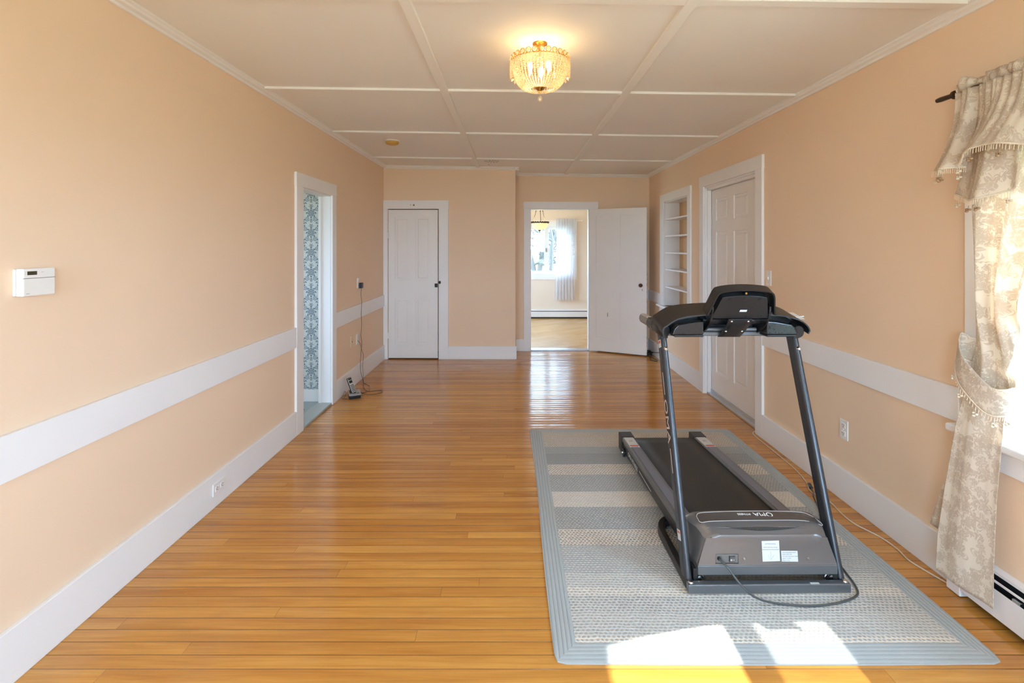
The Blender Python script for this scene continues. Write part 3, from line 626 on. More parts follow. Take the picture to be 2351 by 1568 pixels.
rw = rear_window('window_5', W2[0], W2[1], YE+0.06, W2[2], W2[3], -1, 'bright white two pane window in the back room')
m = MB()
for q in ((W2[0]-0.12, W2[0], 0.93, 1.905), (W2[1], W2[1]+0.12, 0.93, 1.905), (W2[0]-0.12, W2[1]+0.12, 1.905, 2.02), (W2[0]-0.12, W2[1]+0.12, 0.805, 0.93)): m.box(q[0], q[1], YE-0.02, YE, q[2], q[3])
m.build('window_casing', M['trim'], rw, bevel=0.002)
m = MB(); m.box(0.69, 0.70, YE+0.02, YE+0.04, 1.38, 1.46); m.build('sash_latch', M['bronze'], rw)
m = MB(); m.box(W2[0]+0.01, W2[1]-0.01, YE+0.110, YE+0.1105, W2[2]+0.01, W2[3]-0.01); m.build('insect_or_dimming_screen', M['dimming_screen'], rw)  # sheet added to dim the overbright view through this window
wx = empty('fill_window_6', (X2L-0.05, 8.6, 0.85)); struct(wx, 'unseen side window added to light the back room')  # window added out of sight to light the back room
m = MB()
for a, b, c, d in cells(7.9, 9.3, 0.85, 2.1, [(7.95, 8.57, 0.9, 2.05), (8.63, 9.25, 0.9, 2.05)]): m.box(X2L-0.07, X2L-0.03, a, b, c, d)
m.build('window_frame', M['trim'], wx)
m = MB(); m.box(X2L-0.052, X2L-0.048, 7.95, 9.25, 0.9, 2.05); m.build('glass_pane', M['glass'], wx)
# baseboard heater in the back room
hb = empty('baseboard_heater', (0.75, YE-0.03, 0.0)); tag(hb, 'long white baseboard heater under the back room window', 'heater')
m = MB(); m.box(X2L+0.02, X2R-0.02, YE-0.065, YE-0.055, 0.030, 0.142); m.build('front_panel', M['heater'], hb, bevel=0.003)
m = MB(); m.prism([(YE-0.002, 0.185), (YE-0.075, 0.168), (YE-0.075, 0.158), (YE-0.002, 0.170)], 'x', X2L+0.02, X2R-0.02); m.build('top_cover', M['heater'], hb)
m = MB(); m.box(X2L+0.02, X2R-0.02, YE-0.05, YE-0.004, 0.0, 0.165); m.build('heating_fins', M['dark'], hb)
# lace curtain
def lace(u, v):
    top, bot = 2.055, 0.375
    z = top + (bot - top) * v
    x0 = 0.905 - 0.075 * max(0, (v-0.30)) ; x1 = 1.275
    x = x0 + (x1 - x0) * u
    y = YE - 0.075 + (0.020 + 0.010*v) * math.sin(u * 2*math.pi * 6.5 + 0.6*math.sin(v*3)) + 0.006*math.sin(u*40+v*5)
    if v > 0.97: z += 0.022 * abs(math.sin(u * math.pi * 9))
    return (x, y, z)
lc = empty('lace_curtain', (1.09, YE-0.075, 0.37)); tag(lc, 'white lace curtain hanging at the right of the back room window', 'curtain')
m = MB(); m.grid(lace, 90, 50); m.build('drape', M['sheer'], lc, smooth=180)
def lval(u, v):
    z = 2.075 + (1.735 - 2.075) * v + (0.02*abs(math.sin(u*math.pi*9)) if v > 0.93 else 0); x = 0.895 + 0.39*u
    return (x, YE-0.098 - 0.012*v + 0.016*math.sin(u*2*math.pi*7), z)
m = MB(); m.grid(lval, 90, 14); m.build('valance', M['sheer'], lc, smooth=180)
rd2 = MB(); rd2.cyl((0.05, YE-0.075, 2.03), (1.42, YE-0.075, 2.03), 0.008, 10); rd2.sphere((1.43, YE-0.075, 2.03), 0.014)
rd2.cyl((1.32, YE-0.075, 2.03), (1.32, YE-0.001, 2.03), 0.006, 8)
tag(rd2.build('curtain_rod', M['trim'], smooth=40), 'thin white curtain rod above the back room window', 'curtain rod')
# pendant lamp of the back room
PX_, PY_, PZ_ = 0.495, 9.0, 1.925
pl = empty('pendant_lamp', (PX_, PY_, PZ_)); tag(pl, 'pendant bowl lamp of alabaster glass hanging on three rods', 'lamp')
m = MB(); m.lathe([(0.150, 0.0), (0.148, -0.03), (0.130, -0.075), (0.095, -0.105), (0.045, -0.122), (0.0, -0.126)], (PX_, PY_, PZ_), 36); m.build('bowl', M['alabaster'], pl, smooth=60)
m = MB(); m.tube([(PX_+0.156*math.cos(a*math.pi/24), PY_+0.156*math.sin(a*math.pi/24), PZ_+0.012+0.006*math.cos(a*2.6)) for a in range(48)], 0.012, 8, True)
for a in range(24):
    t = a*math.pi/12; m.sphere((PX_+0.165*math.cos(t), PY_+0.165*math.sin(t), PZ_+0.018), 0.014, 8, 6)
m.build('rim', M['bronze'], pl, smooth=40)
for a in (R(35), R(155), R(275)):
    m = MB(); m.cyl((PX_+0.14*math.cos(a), PY_+0.14*math.sin(a), PZ_+0.01), (PX_+0.075*math.cos(a), PY_+0.075*math.sin(a), PZ_+0.22), 0.005, 8); m.sphere((PX_+0.075*math.cos(a), PY_+0.075*math.sin(a), PZ_+0.22), 0.011, 8, 6); m.cyl((PX_+0.075*math.cos(a), PY_+0.075*math.sin(a), PZ_+0.22), (PX_+0.02*math.cos(a), PY_+0.02*math.sin(a), 2.44), 0.004, 8); m.build('hanging_rod', M['bronze'], pl)
m = MB(); m.lathe([(0.06, 2.50-PZ_), (0.055, 2.47-PZ_), (0.02, 2.43-PZ_), (0.0, 2.42-PZ_)], (PX_, PY_, PZ_), 20); m.build('ceiling_cup', M['bronze'], pl, smooth=40)
m = MB(); m.lathe([(0.028, -0.125), (0.02, -0.14), (0.008, -0.15), (0.008, -0.175), (0.0, -0.18)], (PX_, PY_, PZ_), 16); m.box(PX_-0.018, PX_+0.018, PY_-0.004, PY_+0.004, PZ_-0.148, PZ_-0.14); m.build('finial', M['bronze'], pl, smooth=40)
m = MB(); m.sphere((PX_, PY_, PZ_-0.02), 0.03); m.build('light_bulb', M['bulb2'], pl)
l = bpy.data.lights.new('pendant_light', 'POINT'); l.energy = 9; l.color = (1, 0.8, 0.55); l.shadow_soft_size = 0.03
lo = bpy.data.objects.new('pendant_light', l); COL.objects.link(lo); lo.parent = pl; lo.location = (0, 0, 0.02)
# ------------------------------------------------------------------ hall behind the left doorway
HX = -3.20
m = MB(); m.box(HX, XL-0.005, 2.6, 4.75, -0.06, 0.0); struct(m.build('floor_hall', M['hall_floor']))
m = MB(); m.box(HX-0.1, XL-0.11, 2.5, 4.85, 2.40, 2.46); struct(m.build('ceiling_hall', M['ceil']))
m = MB(); m.box(HX, XL-0.11, 4.65, 4.75, 0, 2.42); struct(m.build('wall_hall_end', M['wallpaper']))
m = MB(); m.box(HX, XL-0.11, 2.5, 2.6, 0, 2.42); struct(m.build('wall_hall_near', M['wall2']))
wall_x('wall_hall_left', HX-0.1, HX, 2.5, 4.75, 2.42, [(3.3, 3.75, 1.0, 2.0)], M['wall2'])
m = MB(); m.box(HX, XL-0.11, 4.635, 4.65, 0.0, 0.115); struct(m.build('baseboard_hall', M['trim'], bevel=0.002))
m = MB(); m.box(HX-0.055, HX-0.05, 3.3, 3.75, 1.0, 2.0); struct(m.build('fill_window_7', M['glass']), 'unseen hall window added to light the hall')  # unseen glazed opening put in to light the hall
m = MB(); m.prism([(-1.985, 4.30), (-1.955, 4.40), (-1.905, 4.40), (-1.935, 4.30)], 'z', 0.0, 0.012)
wr = MB(); wr.box(-2.02, -1.90, 4.27, 4.40, 0.0, 0.010); m.bm.free()
fr_ = empty('floor_register', (-1.96, 4.33, 0.0)); tag(fr_, 'small brown floor register on the grey hall floor', 'register')
wr.build('register_frame', M['wood_dark'], fr_, bevel=0.002)
m = MB()
for i in range(6): m.box(-2.01+i*0.018, -2.001+i*0.018, 4.28, 4.39, 0.010, 0.013)
m.build('louver', M['bronze'], fr_)

# ------------------------------------------------------------------ niche shelves
NK = 0.19
bk = empty('built_in_shelves', (XR, 5.774, 0.735)); tag(bk, 'tall white shelf niche with orange brown back built into the right wall', 'shelves')
m = MB()
for q in ((XR-0.02, XR, 5.257, 5.350, 0.735, 2.055), (XR-0.02, XR, 6.198, 6.334, 0.735, 2.055), (XR-0.021, XR, 5.253, 6.338, 2.055, 2.155)): m.box(*q)
m.build('shelf_casing', M['trim'], bk, bevel=0.002)
m = MB(); m.box(XR-0.055, XR+NK, 5.22, 6.40, 0.710, 0.735); m.build('shelf_sill', M['trim'], bk, bevel=0.005)
m = MB(); m.box(XR-0.018, XR, 5.257, 6.36, 0.640, 0.710); m.build('shelf_apron', M['trim'], bk, bevel=0.002)
m = MB(); m.box(XR, XR+NK, 5.338, 5.352, 0.735, 2.055); m.build('side_panel', M['trim'], bk)
m = MB(); m.box(XR, XR+NK, 6.196, 6.210, 0.735, 2.055); m.build('side_panel', M['trim'], bk)
m = MB(); m.box(XR, XR+NK, 5.35, 6.198, 2.045, 2.057); m.build('top_panel', M['trim'], bk)
m = MB(); m.box(XR+NK, XR+NK+0.005, 5.34, 6.205, 0.72, 2.057); m.build('back_panel', M['niche_back'], bk)  # back given one even orange brown, deeper than the walls
for zz in (1.842, 1.628, 1.417, 1.206, 0.983):
    m = MB(); m.box(XR+0.004, XR+NK-0.001, 5.352, 6.196, zz-0.018, zz); m.build('shelf', M['trim'], bk, bevel=0.0015)

# ------------------------------------------------------------------ wall plates (local: plate in XZ facing -y)
def plate(name, loc, rz, label, cat, mat='plate', w=0.070, h=0.114, kind='outlet', group=None):
    m = MB(); m.box(-w/2, w/2, -0.006, 0, -h/2, h/2); o = m.build(name, M[mat], bevel=0.003); o.location = loc; o.rotation_euler = (0, 0, rz); tag(o, label, cat, group)
    if kind in ('outlet', 'outlet_h'):
        for s in (-1, 1):
            cx, cz = (0, s*0.024) if kind == 'outlet' else (s*0.024, 0)
            m = MB(); m.box(cx-0.016, cx+0.016, -0.0085, -0.005, cz-0.014, cz+0.014); rc = m.build('receptacle', M[mat], o, local=True, bevel=0.003)
            m = MB()
            for sx in (-1, 1):
                if kind == 'outlet': m.box(cx+sx*0.0065-0.0013, cx+sx*0.0065+0.0013, -0.0090, -0.0086, cz-0.002, cz+0.007)
                else: m.box(cx-0.002, cx+0.007, -0.0090, -0.0086, cz+sx*0.0065-0.0013, cz+sx*0.0065+0.0013)
            m.lathe([(0.0, -0.0090), (0.0028, -0.0088), (0.0028, -0.0085)], (cx, 0, cz-0.008) if kind == 'outlet' else (cx-0.008, 0, cz), 10, 'y'); m.build('slot', M['dark'], rc, local=True)
        m = MB(); m.lathe([(0.0, -0.0075), (0.003, -0.0068), (0.0035, -0.006)], (0, 0, 0), 10, 'y'); m.build('screw', M['silver'], o, local=True)
    elif kind == 'switch':
        m = MB(); m.prism([(-0.006, -0.012), (-0.006, 0.012), (-0.010, 0.010), (-0.016, 0.004), (-0.012, -0.008)], 'x', -0.005, 0.005); m.build('toggle', M[mat], o, local=True)
        for s in (-1, 1):
            m = MB(); m.lathe([(0.0, -0.0075), (0.003, -0.0068), (0.0035, -0.006)], (0, 0, s*0.03), 10, 'y'); m.build('screw', M['silver'], o, local=True)
    elif kind == 'jack':
        m = MB(); m.box(-0.007, 0.007, -0.0075, -0.006, -0.006, 0.006); m.build('jack_socket', M['dark'], o, local=True)
    return o
RL, RRt = R(90), R(-90)
o1 = plate('wall_outlet', (XL, 5.34, 1.085), RL, 'white outlet plate with black power adapter plugged in, above the left chair rail', 'outlet')
plate('phone_jack', (XL, 5.13, 0.477), RL, 'beige phone jack plate low on the left wall beside the dangling cord', 'phone jack', 'plate_beige', kind='jack')
plate('wall_outlet', (XL, 5.31, 0.472), RL, 'white wall plate behind the dangling brown cord, below the left chair rail', 'outlet')
plate('baseboard_outlet', (XL+0.02, 2.78, 0.105), RL, 'white outlet set sideways in the left baseboard', 'outlet', w=0.114, h=0.070, kind='outlet_h')
plate('light_switch', (XR, 3.670, 1.245), RRt, 'white light switch on the right wall beside the six panel door', 'light switch', kind='switch')
plate('wall_outlet', (XR, 2.835, 0.412), RRt, 'white double outlet on the right wall between treadmill and curtain', 'outlet')
# ------------------------------------------------------------------ thermostat
th = empty('thermostat', (XL, 1.716, 1.358)); tag(th, 'white wall thermostat with small dark display on the left wall', 'thermostat')
m = MB(); m.box(XL, XL+0.008, 1.654, 1.778, 1.311, 1.404); m.build('back_plate', M['plate'], th, bevel=0.002)
m = MB(); m.box(XL+0.008, XL+0.034, 1.657, 1.775, 1.309, 1.406); m.build('housing', M['plate'], th, bevel=0.004)
m = MB(); m.box(XL+0.0335, XL+0.0345, 1.672, 1.706, 1.383, 1.396); m.build('display', simple('thermostat_lcd', (0.055, 0.045, 0.025), 0.2, nscale=300, namp=0.6), th)
m = MB(); m.box(XL+0.0335, XL+0.0343, 1.658, 1.774, 1.3705, 1.3725); m.build('cover_seam', M['ink'], th)
for q in [(1.664, 1.669, 1.385+i*0.0045, 1.3865+i*0.0045) for i in range(3)] + [(1.722, 1.730, 1.391, 1.3925), (1.668, 1.680, 1.317, 1.3195)]:
    m = MB(); m.box(XL+0.0335, XL+0.0344, *q); m.build('print', M['ink_pale'], th)
# ------------------------------------------------------------------ smoke alarm, ceiling grille
SA = (-1.215, 4.86, zc(-1.215))
sa = empty('smoke_alarm', SA); tag(sa, 'round yellowed smoke alarm on the ceiling near the left wall', 'smoke alarm')
m = MB(); m.lathe([(0.073, 0.0), (0.073, -0.010), (0.068, -0.013)], SA, 36); m.build('base_ring', M['plate'], sa, smooth=40)
m = MB(); m.lathe([(0.066, -0.012), (0.067, -0.026), (0.058, -0.036), (0.045, -0.038), (0.044, -0.042), (0.0, -0.044)], SA, 36); m.build('cover', M['alarm'], sa, smooth=30)
m = MB(); m.lathe([(0.0, -0.0435), (0.005, -0.041)], (SA[0]+0.028, SA[1]-0.032, SA[2]+0.004), 10); m.build('test_light', M['dark'], sa)
GC = (-0.262, 5.92)
gz = zc(GC[0])
gr = empty('ceiling_vent', (GC[0], GC[1], gz)); tag(gr, 'round white pierced ceiling vent with dark holes near the back', 'vent')
m = MB(); m.lathe([(0.112, 0.0), (0.110, -0.004), (0.094, -0.005), (0.0, -0.005)], (GC[0], GC[1], gz), 40); m.build('vent_plate', M['ceil'], gr, smooth=30)
m = MB()
for ring, cnt, r in ((0.0, 1, 0.009), (0.035, 7, 0.009), (0.062, 10, 0.008), (0.085, 14, 0.009)):
    for i in range(cnt):
        a = 2*math.pi*i/cnt + ring*20; c = (GC[0]+ring*math.cos(a), GC[1]+ring*math.sin(a), gz-0.0055)
        m.lathe([(0.0, -0.0006), (r*random.uniform(0.7, 1.15), -0.0006), (r*0.5, 0.0004)], c, 8)
m.build('vent_hole', M['dark'], gr)
m = MB(); m.sphere((-0.31, 6.21, zc(-0.31)-0.0015), 0.008, 8, 6, (0.8, 2.6, 0.3)); tag(m.build('chipped_spot', M['wood_dark']), 'dark chipped spot on the ceiling just behind the round vent', 'stain')

# ------------------------------------------------------------------ crystal ceiling light
CLX, CLY = 0.139, 2.50
cz = zc(CLX)
cl = empty('ceiling_light', (CLX, CLY, cz)); tag(cl, 'lit crystal bowl ceiling light with brass rings and hanging bead strands', 'ceiling light')
RZ, RR_ = 2.447, 0.150
m = MB(); m.lathe([(0.040, 0.0), (0.038, -0.006), (0.026, -0.012), (0.012, -0.018), (0.010, -0.040), (0.010, -0.075), (0.0, -0.076)], (CLX, CLY, cz), 36); m.build('ceiling_canopy', M['brass'], cl, smooth=40)
m = MB()
for dz in (-0.014,): m.tube([(CLX+RR_*math.cos(a*math.pi/36), CLY+RR_*math.sin(a*math.pi/36), RZ+dz) for a in range(72)], 0.0028, 6, True)
for a in (0, 2.094, 4.189): m.cyl((CLX, CLY, RZ+0.015), (CLX+RR_*math.cos(a), CLY+RR_*math.sin(a), RZ-0.014), 0.003, 6)
m.build('brass_hoop', M['brass'], cl, smooth=40)
NRG = 28
for i in range(NRG):
    a = 2*math.pi*i/NRG; c = Vector((CLX+RR_*math.cos(a), CLY+RR_*math.sin(a), RZ)); tng = Vector((-math.sin(a), math.cos(a), 0))
    m = MB(); m.tube([c + tng*0.0135*math.cos(t*math.pi/8) + Vector((0, 0, 0.0135*math.sin(t*math.pi/8))) for t in range(16)], 0.0022, 6, True); rg = m.build('brass_ring', M['brass'], cl, smooth=60)
    m = MB(); m.sphere(tuple(c), 0.0095, 8, 6); m.build('ring_crystal', M['crystal'], rg)
def bead(m, p, r, lng=1.0):
    b = bmesh.ops.create_uvsphere(m.bm, u_segments=6, v_segments=4, radius=r, matrix=Matrix.Translation(p) @ Matrix.Diagonal((1, 1, lng, 1)))
NST = 52
for i in range(NST):      # outer fringe
    a = 2*math.pi*(i+0.5)/NST; r0 = RR_+0.003
    m = MB(); n = 5 + (i % 2)
    for j in range(n): bead(m, (CLX+r0*math.cos(a), CLY+r0*math.sin(a), RZ-0.020-j*0.0105), 0.0052, 1.05)
    bead(m, (CLX+r0*math.cos(a), CLY+r0*math.sin(a), RZ-0.026-n*0.0105), 0.0055, 1.9)
    m.build('crystal_fringe', M['crystal'], cl, smooth=30)
NBW = 48
for i in range(NBW):      # bowl strings
    a = 2*math.pi*i/NBW; m = MB(); n = 19
    for j in range(n):
        t = j/(n-1); rr = 0.141*math.cos(t*math.pi/2*0.87)**0.62; zz = RZ-0.018-0.132*math.sin(t*math.pi/2)**1.05
        if rr < 0.03: continue
        bead(m, (CLX+rr*math.cos(a), CLY+rr*math.sin(a), zz), 0.0056-0.0014*t, 1.05)
    m.build('crystal_strand', M['crystal'], cl, smooth=30)
m = MB(); m.lathe([(0.034, 0.006), (0.031, 0.0), (0.018, -0.011), (0.006, -0.017), (0.006, -0.026), (0.003, -0.030), (0.0, -0.030)], (CLX, CLY, 2.304), 28); m.build('bottom_cap', M['brass'], cl, smooth=40)
m = MB(); m.cyl((CLX, CLY, 2.276), (CLX, CLY, 2.258), 0.0012, 6); m.sphere((CLX, CLY, 2.245), 0.0125, 16, 12, (1, 1, 1.2)); m.build('crystal_drop', M['crystal'], cl, smooth=60)
for a in (R(200), R(320), R(80)):
    px, py = CLX+0.055*math.cos(a), CLY+0.055*math.sin(a)
    m = MB(); m.cyl((px, py, RZ+0.012), (px, py, RZ-0.02), 0.010, 10); sk = m.build('bulb_socket', M['plate'], cl)
    m = MB(); m.lathe([(0.0, -0.088), (0.004, -0.075), (0.010, -0.055), (0.014, -0.038), (0.011, -0.022), (0.008, -0.018)], (px, py, RZ), 14); m.build('light_bulb', M['bulb'], cl, smooth=60)
    l = bpy.data.lights.new('ceiling_lamp_light', 'POINT'); l.energy = 4.2; l.color = (1.0, 0.62, 0.27); l.shadow_soft_size = 0.012
    lo = bpy.data.objects.new('ceiling_lamp_light', l); COL.objects.link(lo); lo.parent = cl; lo.location = (px-CLX, py-CLY, RZ-0.010-cz)

# ------------------------------------------------------------------ rug
rx0, ry0 = 0.150, 1.714
def rugz(u, v): return 0.0085 + 0.0015*math.sin(u*9+v*7) + 0.001*math.sin(v*31)
m = MB(); NU, NV = 40, 56
top = [[None]*(NV+1) for _ in range(NU+1)]; bot = [[None]*(NV+1) for _ in range(NU+1)]
for i in range(NU+1):
    for j in range(NV+1):
        u, v = i/NU, j/NV
        x = 1.595*u; y = 2.21*v; ex = 0.020*(1-u)*v*-0.6
        wob = 0.004*math.sin(v*11)*(1 if u > 0.9 else 0) - 0.004*math.sin(v*8)*(1 if u < 0.1 else 0)
        ny = 0.012*math.sin(u*math.pi)*(1-v)*-0.4
        cr = 0.03; dx = max(0, cr-x, x-(1.595-cr)); dy = max(0, cr-y, y-(2.21-cr))
        if dx > 0 and dy > 0:
            q = math.hypot(dx, dy)
            if q > cr: 
                k_ = cr/q; x += (dx-dx*k_)*(1 if x < 0.8 else -1); y += (dy-dy*k_)*(1 if y < 1 else -1)
        edge = min(i, NU-i, j, NV-j)
        z = rugz(u, v) if edge > 0 else 0.006
        top[i][j] = m.bm.verts.new((x+ex+wob, y+ny, z)); bot[i][j] = m.bm.verts.new((x+ex+wob, y+ny, 0.0005))
for i in range(NU):
    for j in range(NV):
        m.bm.faces.new((top[i][j], top[i+1][j], top[i+1][j+1], top[i][j+1])); m.bm.faces.new((bot[i][j], bot[i][j+1], bot[i+1][j+1], bot[i+1][j]))
for i in range(NU):
    m.bm.faces.new((top[i][0], bot[i][0], bot[i+1][0], top[i+1][0])); m.bm.faces.new((top[i][NV], top[i+1][NV], bot[i+1][NV], bot[i][NV]))
for j in range(NV):
    m.bm.faces.new((top[0][j], top[0][j+1], bot[0][j+1], bot[0][j])); m.bm.faces.new((top[NU][j], bot[NU][j], bot[NU][j+1], top[NU][j+1]))
rg = m.build('area_rug', M['rug'], smooth=50); rg.location = (rx0, ry0, 0.0)
tag(rg, 'braided area rug in cream and blue grey stripes under the treadmill', 'rug')

# ------------------------------------------------------------------ treadmill (local: x right, y away from camera, z up)
T = empty('treadmill', (1.090, 2.050, 0.0105), R(0.5)); tag(T, 'black folding treadmill standing on the striped rug', 'treadmill')
def tb(m, name, mat, parent=T, **kw): return m.build(name, M[mat], parent, local=True, **kw)
# base frame: a flat loop of rectangular tube
def rect_tube(m, path, w, z0, z1, closed=False):
    P = [Vector((p[0], p[1], 0)) for p in path]; n = len(P); L = []
    for i in range(n):
        a = P[i-1] if (closed or i > 0) else P[i]; b = P[(i+1) % n] if (closed or i < n-1) else P[i]
        t = (b-a).normalized(); q = Vector((-t.y, t.x, 0))
        L.append([m.bm.verts.new(P[i]+q*s*w/2+Vector((0, 0, z))) for s, z in ((1, z0), (-1, z0), (-1, z1), (1, z1))])
    for i in range(n if closed else n-1):
        A, B = L[i], L[(i+1) % n]
        for k in range(4): m.bm.faces.new((A[k], A[(k+1) % 4], B[(k+1) % 4], B[k]))
    if not closed: m.bm.faces.new(L[0][::-1]); m.bm.faces.new(L[-1])
m = MB(); m.box(-0.347, 0.347, 0.0, 0.030, 0.0, 0.039); tb(m, 'front_base_bar', 'tread_paint', bevel=0.004)
arc = [(-0.331, 0.030), (-0.331, 0.40)] + [(-0.331+0.09-0.09*math.cos(a), 0.40+0.12*math.sin(a)) for a in (R(15), R(30), R(45), R(60), R(75), R(90))]
arc = arc + [(-x, y) for x, y in arc[::-1]]
m = MB(); rect_tube(m, arc, 0.032, 0.0, 0.039); tb(m, 'rear_base_loop', 'black', bevel=0.004)
# uprights
LEAN = math.atan2(0.35, 1.0)
def upright(s):
    m = MB(); rings = []
    x0 = -0.347 if s < 0 else 0.315; wx = 0.032
    for t in (0.0, 1.0):
        z = 0.035 + 1.0*t; y = 0.030 + 0.345*t
        prof = []
        for a in range(9): 
            an = math.pi + math.pi*a/8; prof.append((x0+wx/2+wx/2*math.cos(an), y+0.018+0.018*math.sin(an)))
        prof += [(x0+wx, y+0.062), (x0, y+0.062)]
        rings.append([m.bm.verts.new((p[0], p[1], z)) for p in prof])
    n = len(rings[0])
    for i in range(n): m.bm.faces.new((rings[0][i], rings[0][(i+1) % n], rings[1][(i+1) % n], rings[1][i]))
    m.bm.faces.new(rings[0][::-1]); m.bm.faces.new(rings[1])
    u = tb(m, 'upright', 'upright', smooth=35)
    xc = x0+wx/2
    m = MB(); m.lathe([(0.0, -0.008), (0.006, -0.008), (0.009, -0.004), (0.011, 0.0), (0.011, 0.006)], (xc+0.002, 0.030+0.345*0.93+0.002, 0.035+0.93), 14, 'y'); tb(m, 'bolt', 'silver', u, smooth=40)
    return u
uL = upright(-1); uR = upright(1)
# prints on the left face of the left upright
def upl(t, dy=0.031, dx=-0.0008): return Vector((-0.347+dx, 0.030+0.345*t+dy, 0.035+t))
dU = Vector((0, 0.345, 1.0)).normalized(); nU = Vector((-1, 0, 0)); side = Vector((0, 1, 0)) 
side = (side - dU*side.dot(dU)).normalized()
# text runs downwards, letter tops towards the front
rotU = Matrix((-dU, -side, nU)).transposed().to_3x3() if (-dU).cross(-side).dot(nU) > 0 else Matrix((-dU, side, nU)).transposed().to_3x3()
text_ob('logo_lettering', 'OMA', 0.060, M['letter'], uL, upl(0.600, 0.036), rotU, sx=1.5, ext=0.0003)
def upline(t0, t1):
    m = MB(); a, b = upl(t0, 0.034), upl(t1, 0.034)
    q = side*0.0025
    for (p) in (0,): 
        v = [m.bm.verts.new(x) for x in (a-q, b-q, b+q, a+q)]; w = [m.bm.verts.new(x.co+Vector((0.0008, 0, 0))) for x in v]
        m.bm.faces.new(v); m.bm.faces.new(w[::-1])
        for i in range(4): m.bm.faces.new((v[i], w[i], w[(i+1) % 4], v[(i+1) % 4]))
    tb(m, 'stripe', 'letter', uL)
upline(0.715, 0.815); upline(0.385, 0.485)
def upsticker(t, hgt, mat, name='warning_sticker', dy=0.031, wd=0.026, dx=-0.0009):
    m = MB(); a, b = upl(t-hgt/2, dy, dx), upl(t+hgt/2, dy, dx); q = side*wd
    v = [m.bm.verts.new(x) for x in (a-q, b-q, b+q, a+q)]; m.bm.faces.new(v); return tb(m, name, mat, uL, solid=0.0004)
upsticker(0.948, 0.036, 'sticker', wd=0.020); upsticker(0.956, 0.013, 'red_sticker', 'red_print', 0.031, 0.015, -0.0014)
upsticker(0.150, 0.040, 'sticker', wd=0.020); upsticker(0.160, 0.008, 'red_sticker', 'red_print', 0.031, 0.015, -0.0014)
# deck
def dz(y): return 0.160 - (y-0.30)*0.044
for s in (-1, 1):
    xo, xi = s*0.300, s*0.216
    m = MB(); y0, y1 = 0.19, 1.46
    a, b = min(xo, xi), max(xo, xi)
    def quadbar(x0, x1, za, zb, ya=y0, yb=y1):
        v = [m.bm.verts.new(p) for p in ((x0, ya, dz(ya)+za), (x1, ya, dz(ya)+za), (x1, ya, dz(ya)+zb), (x0, ya, dz(ya)+zb), (x0, yb, dz(yb)+za), (x1, yb, dz(yb)+za), (x1, yb, dz(yb)+zb), (x0, yb, dz(yb)+zb))]
        for f in ((0,1,2,3),(7,6,5,4),(0,4,5,1),(1,5,6,2),(2,6,7,3),(3,7,4,0)): m.bm.faces.new([v[i] for i in f])
    quadbar(a, b, -0.030, 0.0); rl = tb(m, 'side_rail', 'tread_paint', bevel=0.006, seg=3)
    m = MB(); quadbar(a+0.020 if s < 0 else a+0.018, b-0.018 if s < 0 else b-0.020, -0.001, 0.0022, 0.19, 1.36); tb(m, 'rail_strip', 'rail_strip', rl)
    m = MB(); xa, xb = (a+0.006, b-0.02) if s < 0 else (a+0.02, b-0.006); quadbar(xa, xb, -0.092, -0.034, 0.19, 1.44); tb(m, 'frame_beam', 'black', rl, bevel=0.003)
    m = MB(); m.box(min(xo, xi)-0.004, max(xo, xi)+0.004, 1.40, 1.50, 0.0, dz(1.45)+0.008); ec = tb(m, 'end_cap', 'black', bevel=0.006, seg=3)
    m = MB(); quadbar(a+0.010, b-0.008, 0.0, 0.0030, 1.215, 1.395); st = tb(m, 'warning_sticker', 'sticker', rl)
    m = MB(); quadbar(a+0.014, b-0.012, 0.0030, 0.0036, 1.222, 1.245); tb(m, 'red_print', 'red_sticker', st)
    m = MB(); quadbar(a+0.03, b-0.03, 0.0030, 0.0036, 1.31, 1.335); tb(m, 'print', 'ink_pale', st)
    m = MB(); wx = -0.310 if s < 0 else 0.298; m.lathe([(0.0, 0.0), (0.012, 0.0), (0.030, 0.002), (0.030, 0.014), (0.0, 0.014)], (wx, 1.345, 0.030), 22, 'x'); wl = tb(m, 'transport_wheel', 'black_gloss', smooth=40)
    m = MB(); m.lathe([(0.0, -0.008), (0.007, -0.006), (0.008, 0.0)], (wx, 1.345, 0.030), 10, 'x'); tb(m, 'wheel_bolt', 'silver', wl)
m = MB()
m.grid(lambda u, v: (-0.216+0.432*u, 0.19+1.22*v, dz(0.19+1.22*v)-0.008), 4, 12)
for i in range(13):
    pass
bl = [(1.41+0.022*math.sin(a), dz(1.41)-0.030+0.022*math.cos(a)) for a in [math.pi*j/8 for j in range(9)]]
m.grid(lambda u, v: (-0.216+0.432*u, bl[round(v*8)][0], bl[round(v*8)][1]), 4, 8)
m.grid(lambda u, v: (-0.216+0.432*u, 0.19+1.22*v, dz(0.19+1.22*v)-0.052), 4, 12)
tb(m, 'running_belt', 'belt', smooth=60, solid=0.002)
m = MB(); m.box(-0.212, 0.212, 0.20, 1.38, 0.080, 0.088); tb(m, 'deck_board', 'black')
# lettering on the left frame beam
MX = Matrix(((0, 0, -1), (-1, 0, 0), (0, 1, 0)))
beam_rot = Matrix((Vector((0, -1, 0)), Vector((0, 0, 1)), Vector((-1, 0, 0)))).transposed()
text_ob('side_lettering', 'OMA FITNESS', 0.040, M['letter_white'], T, (-0.2952, 1.13, dz(1.13)-0.064), beam_rot, ext=0.0003)
m = MB(); m.box(-0.2955, -0.2945, 0.72, 0.97, dz(0.85)-0.066, dz(0.85)-0.062); tb(m, 'side_stripe', 'letter_white')
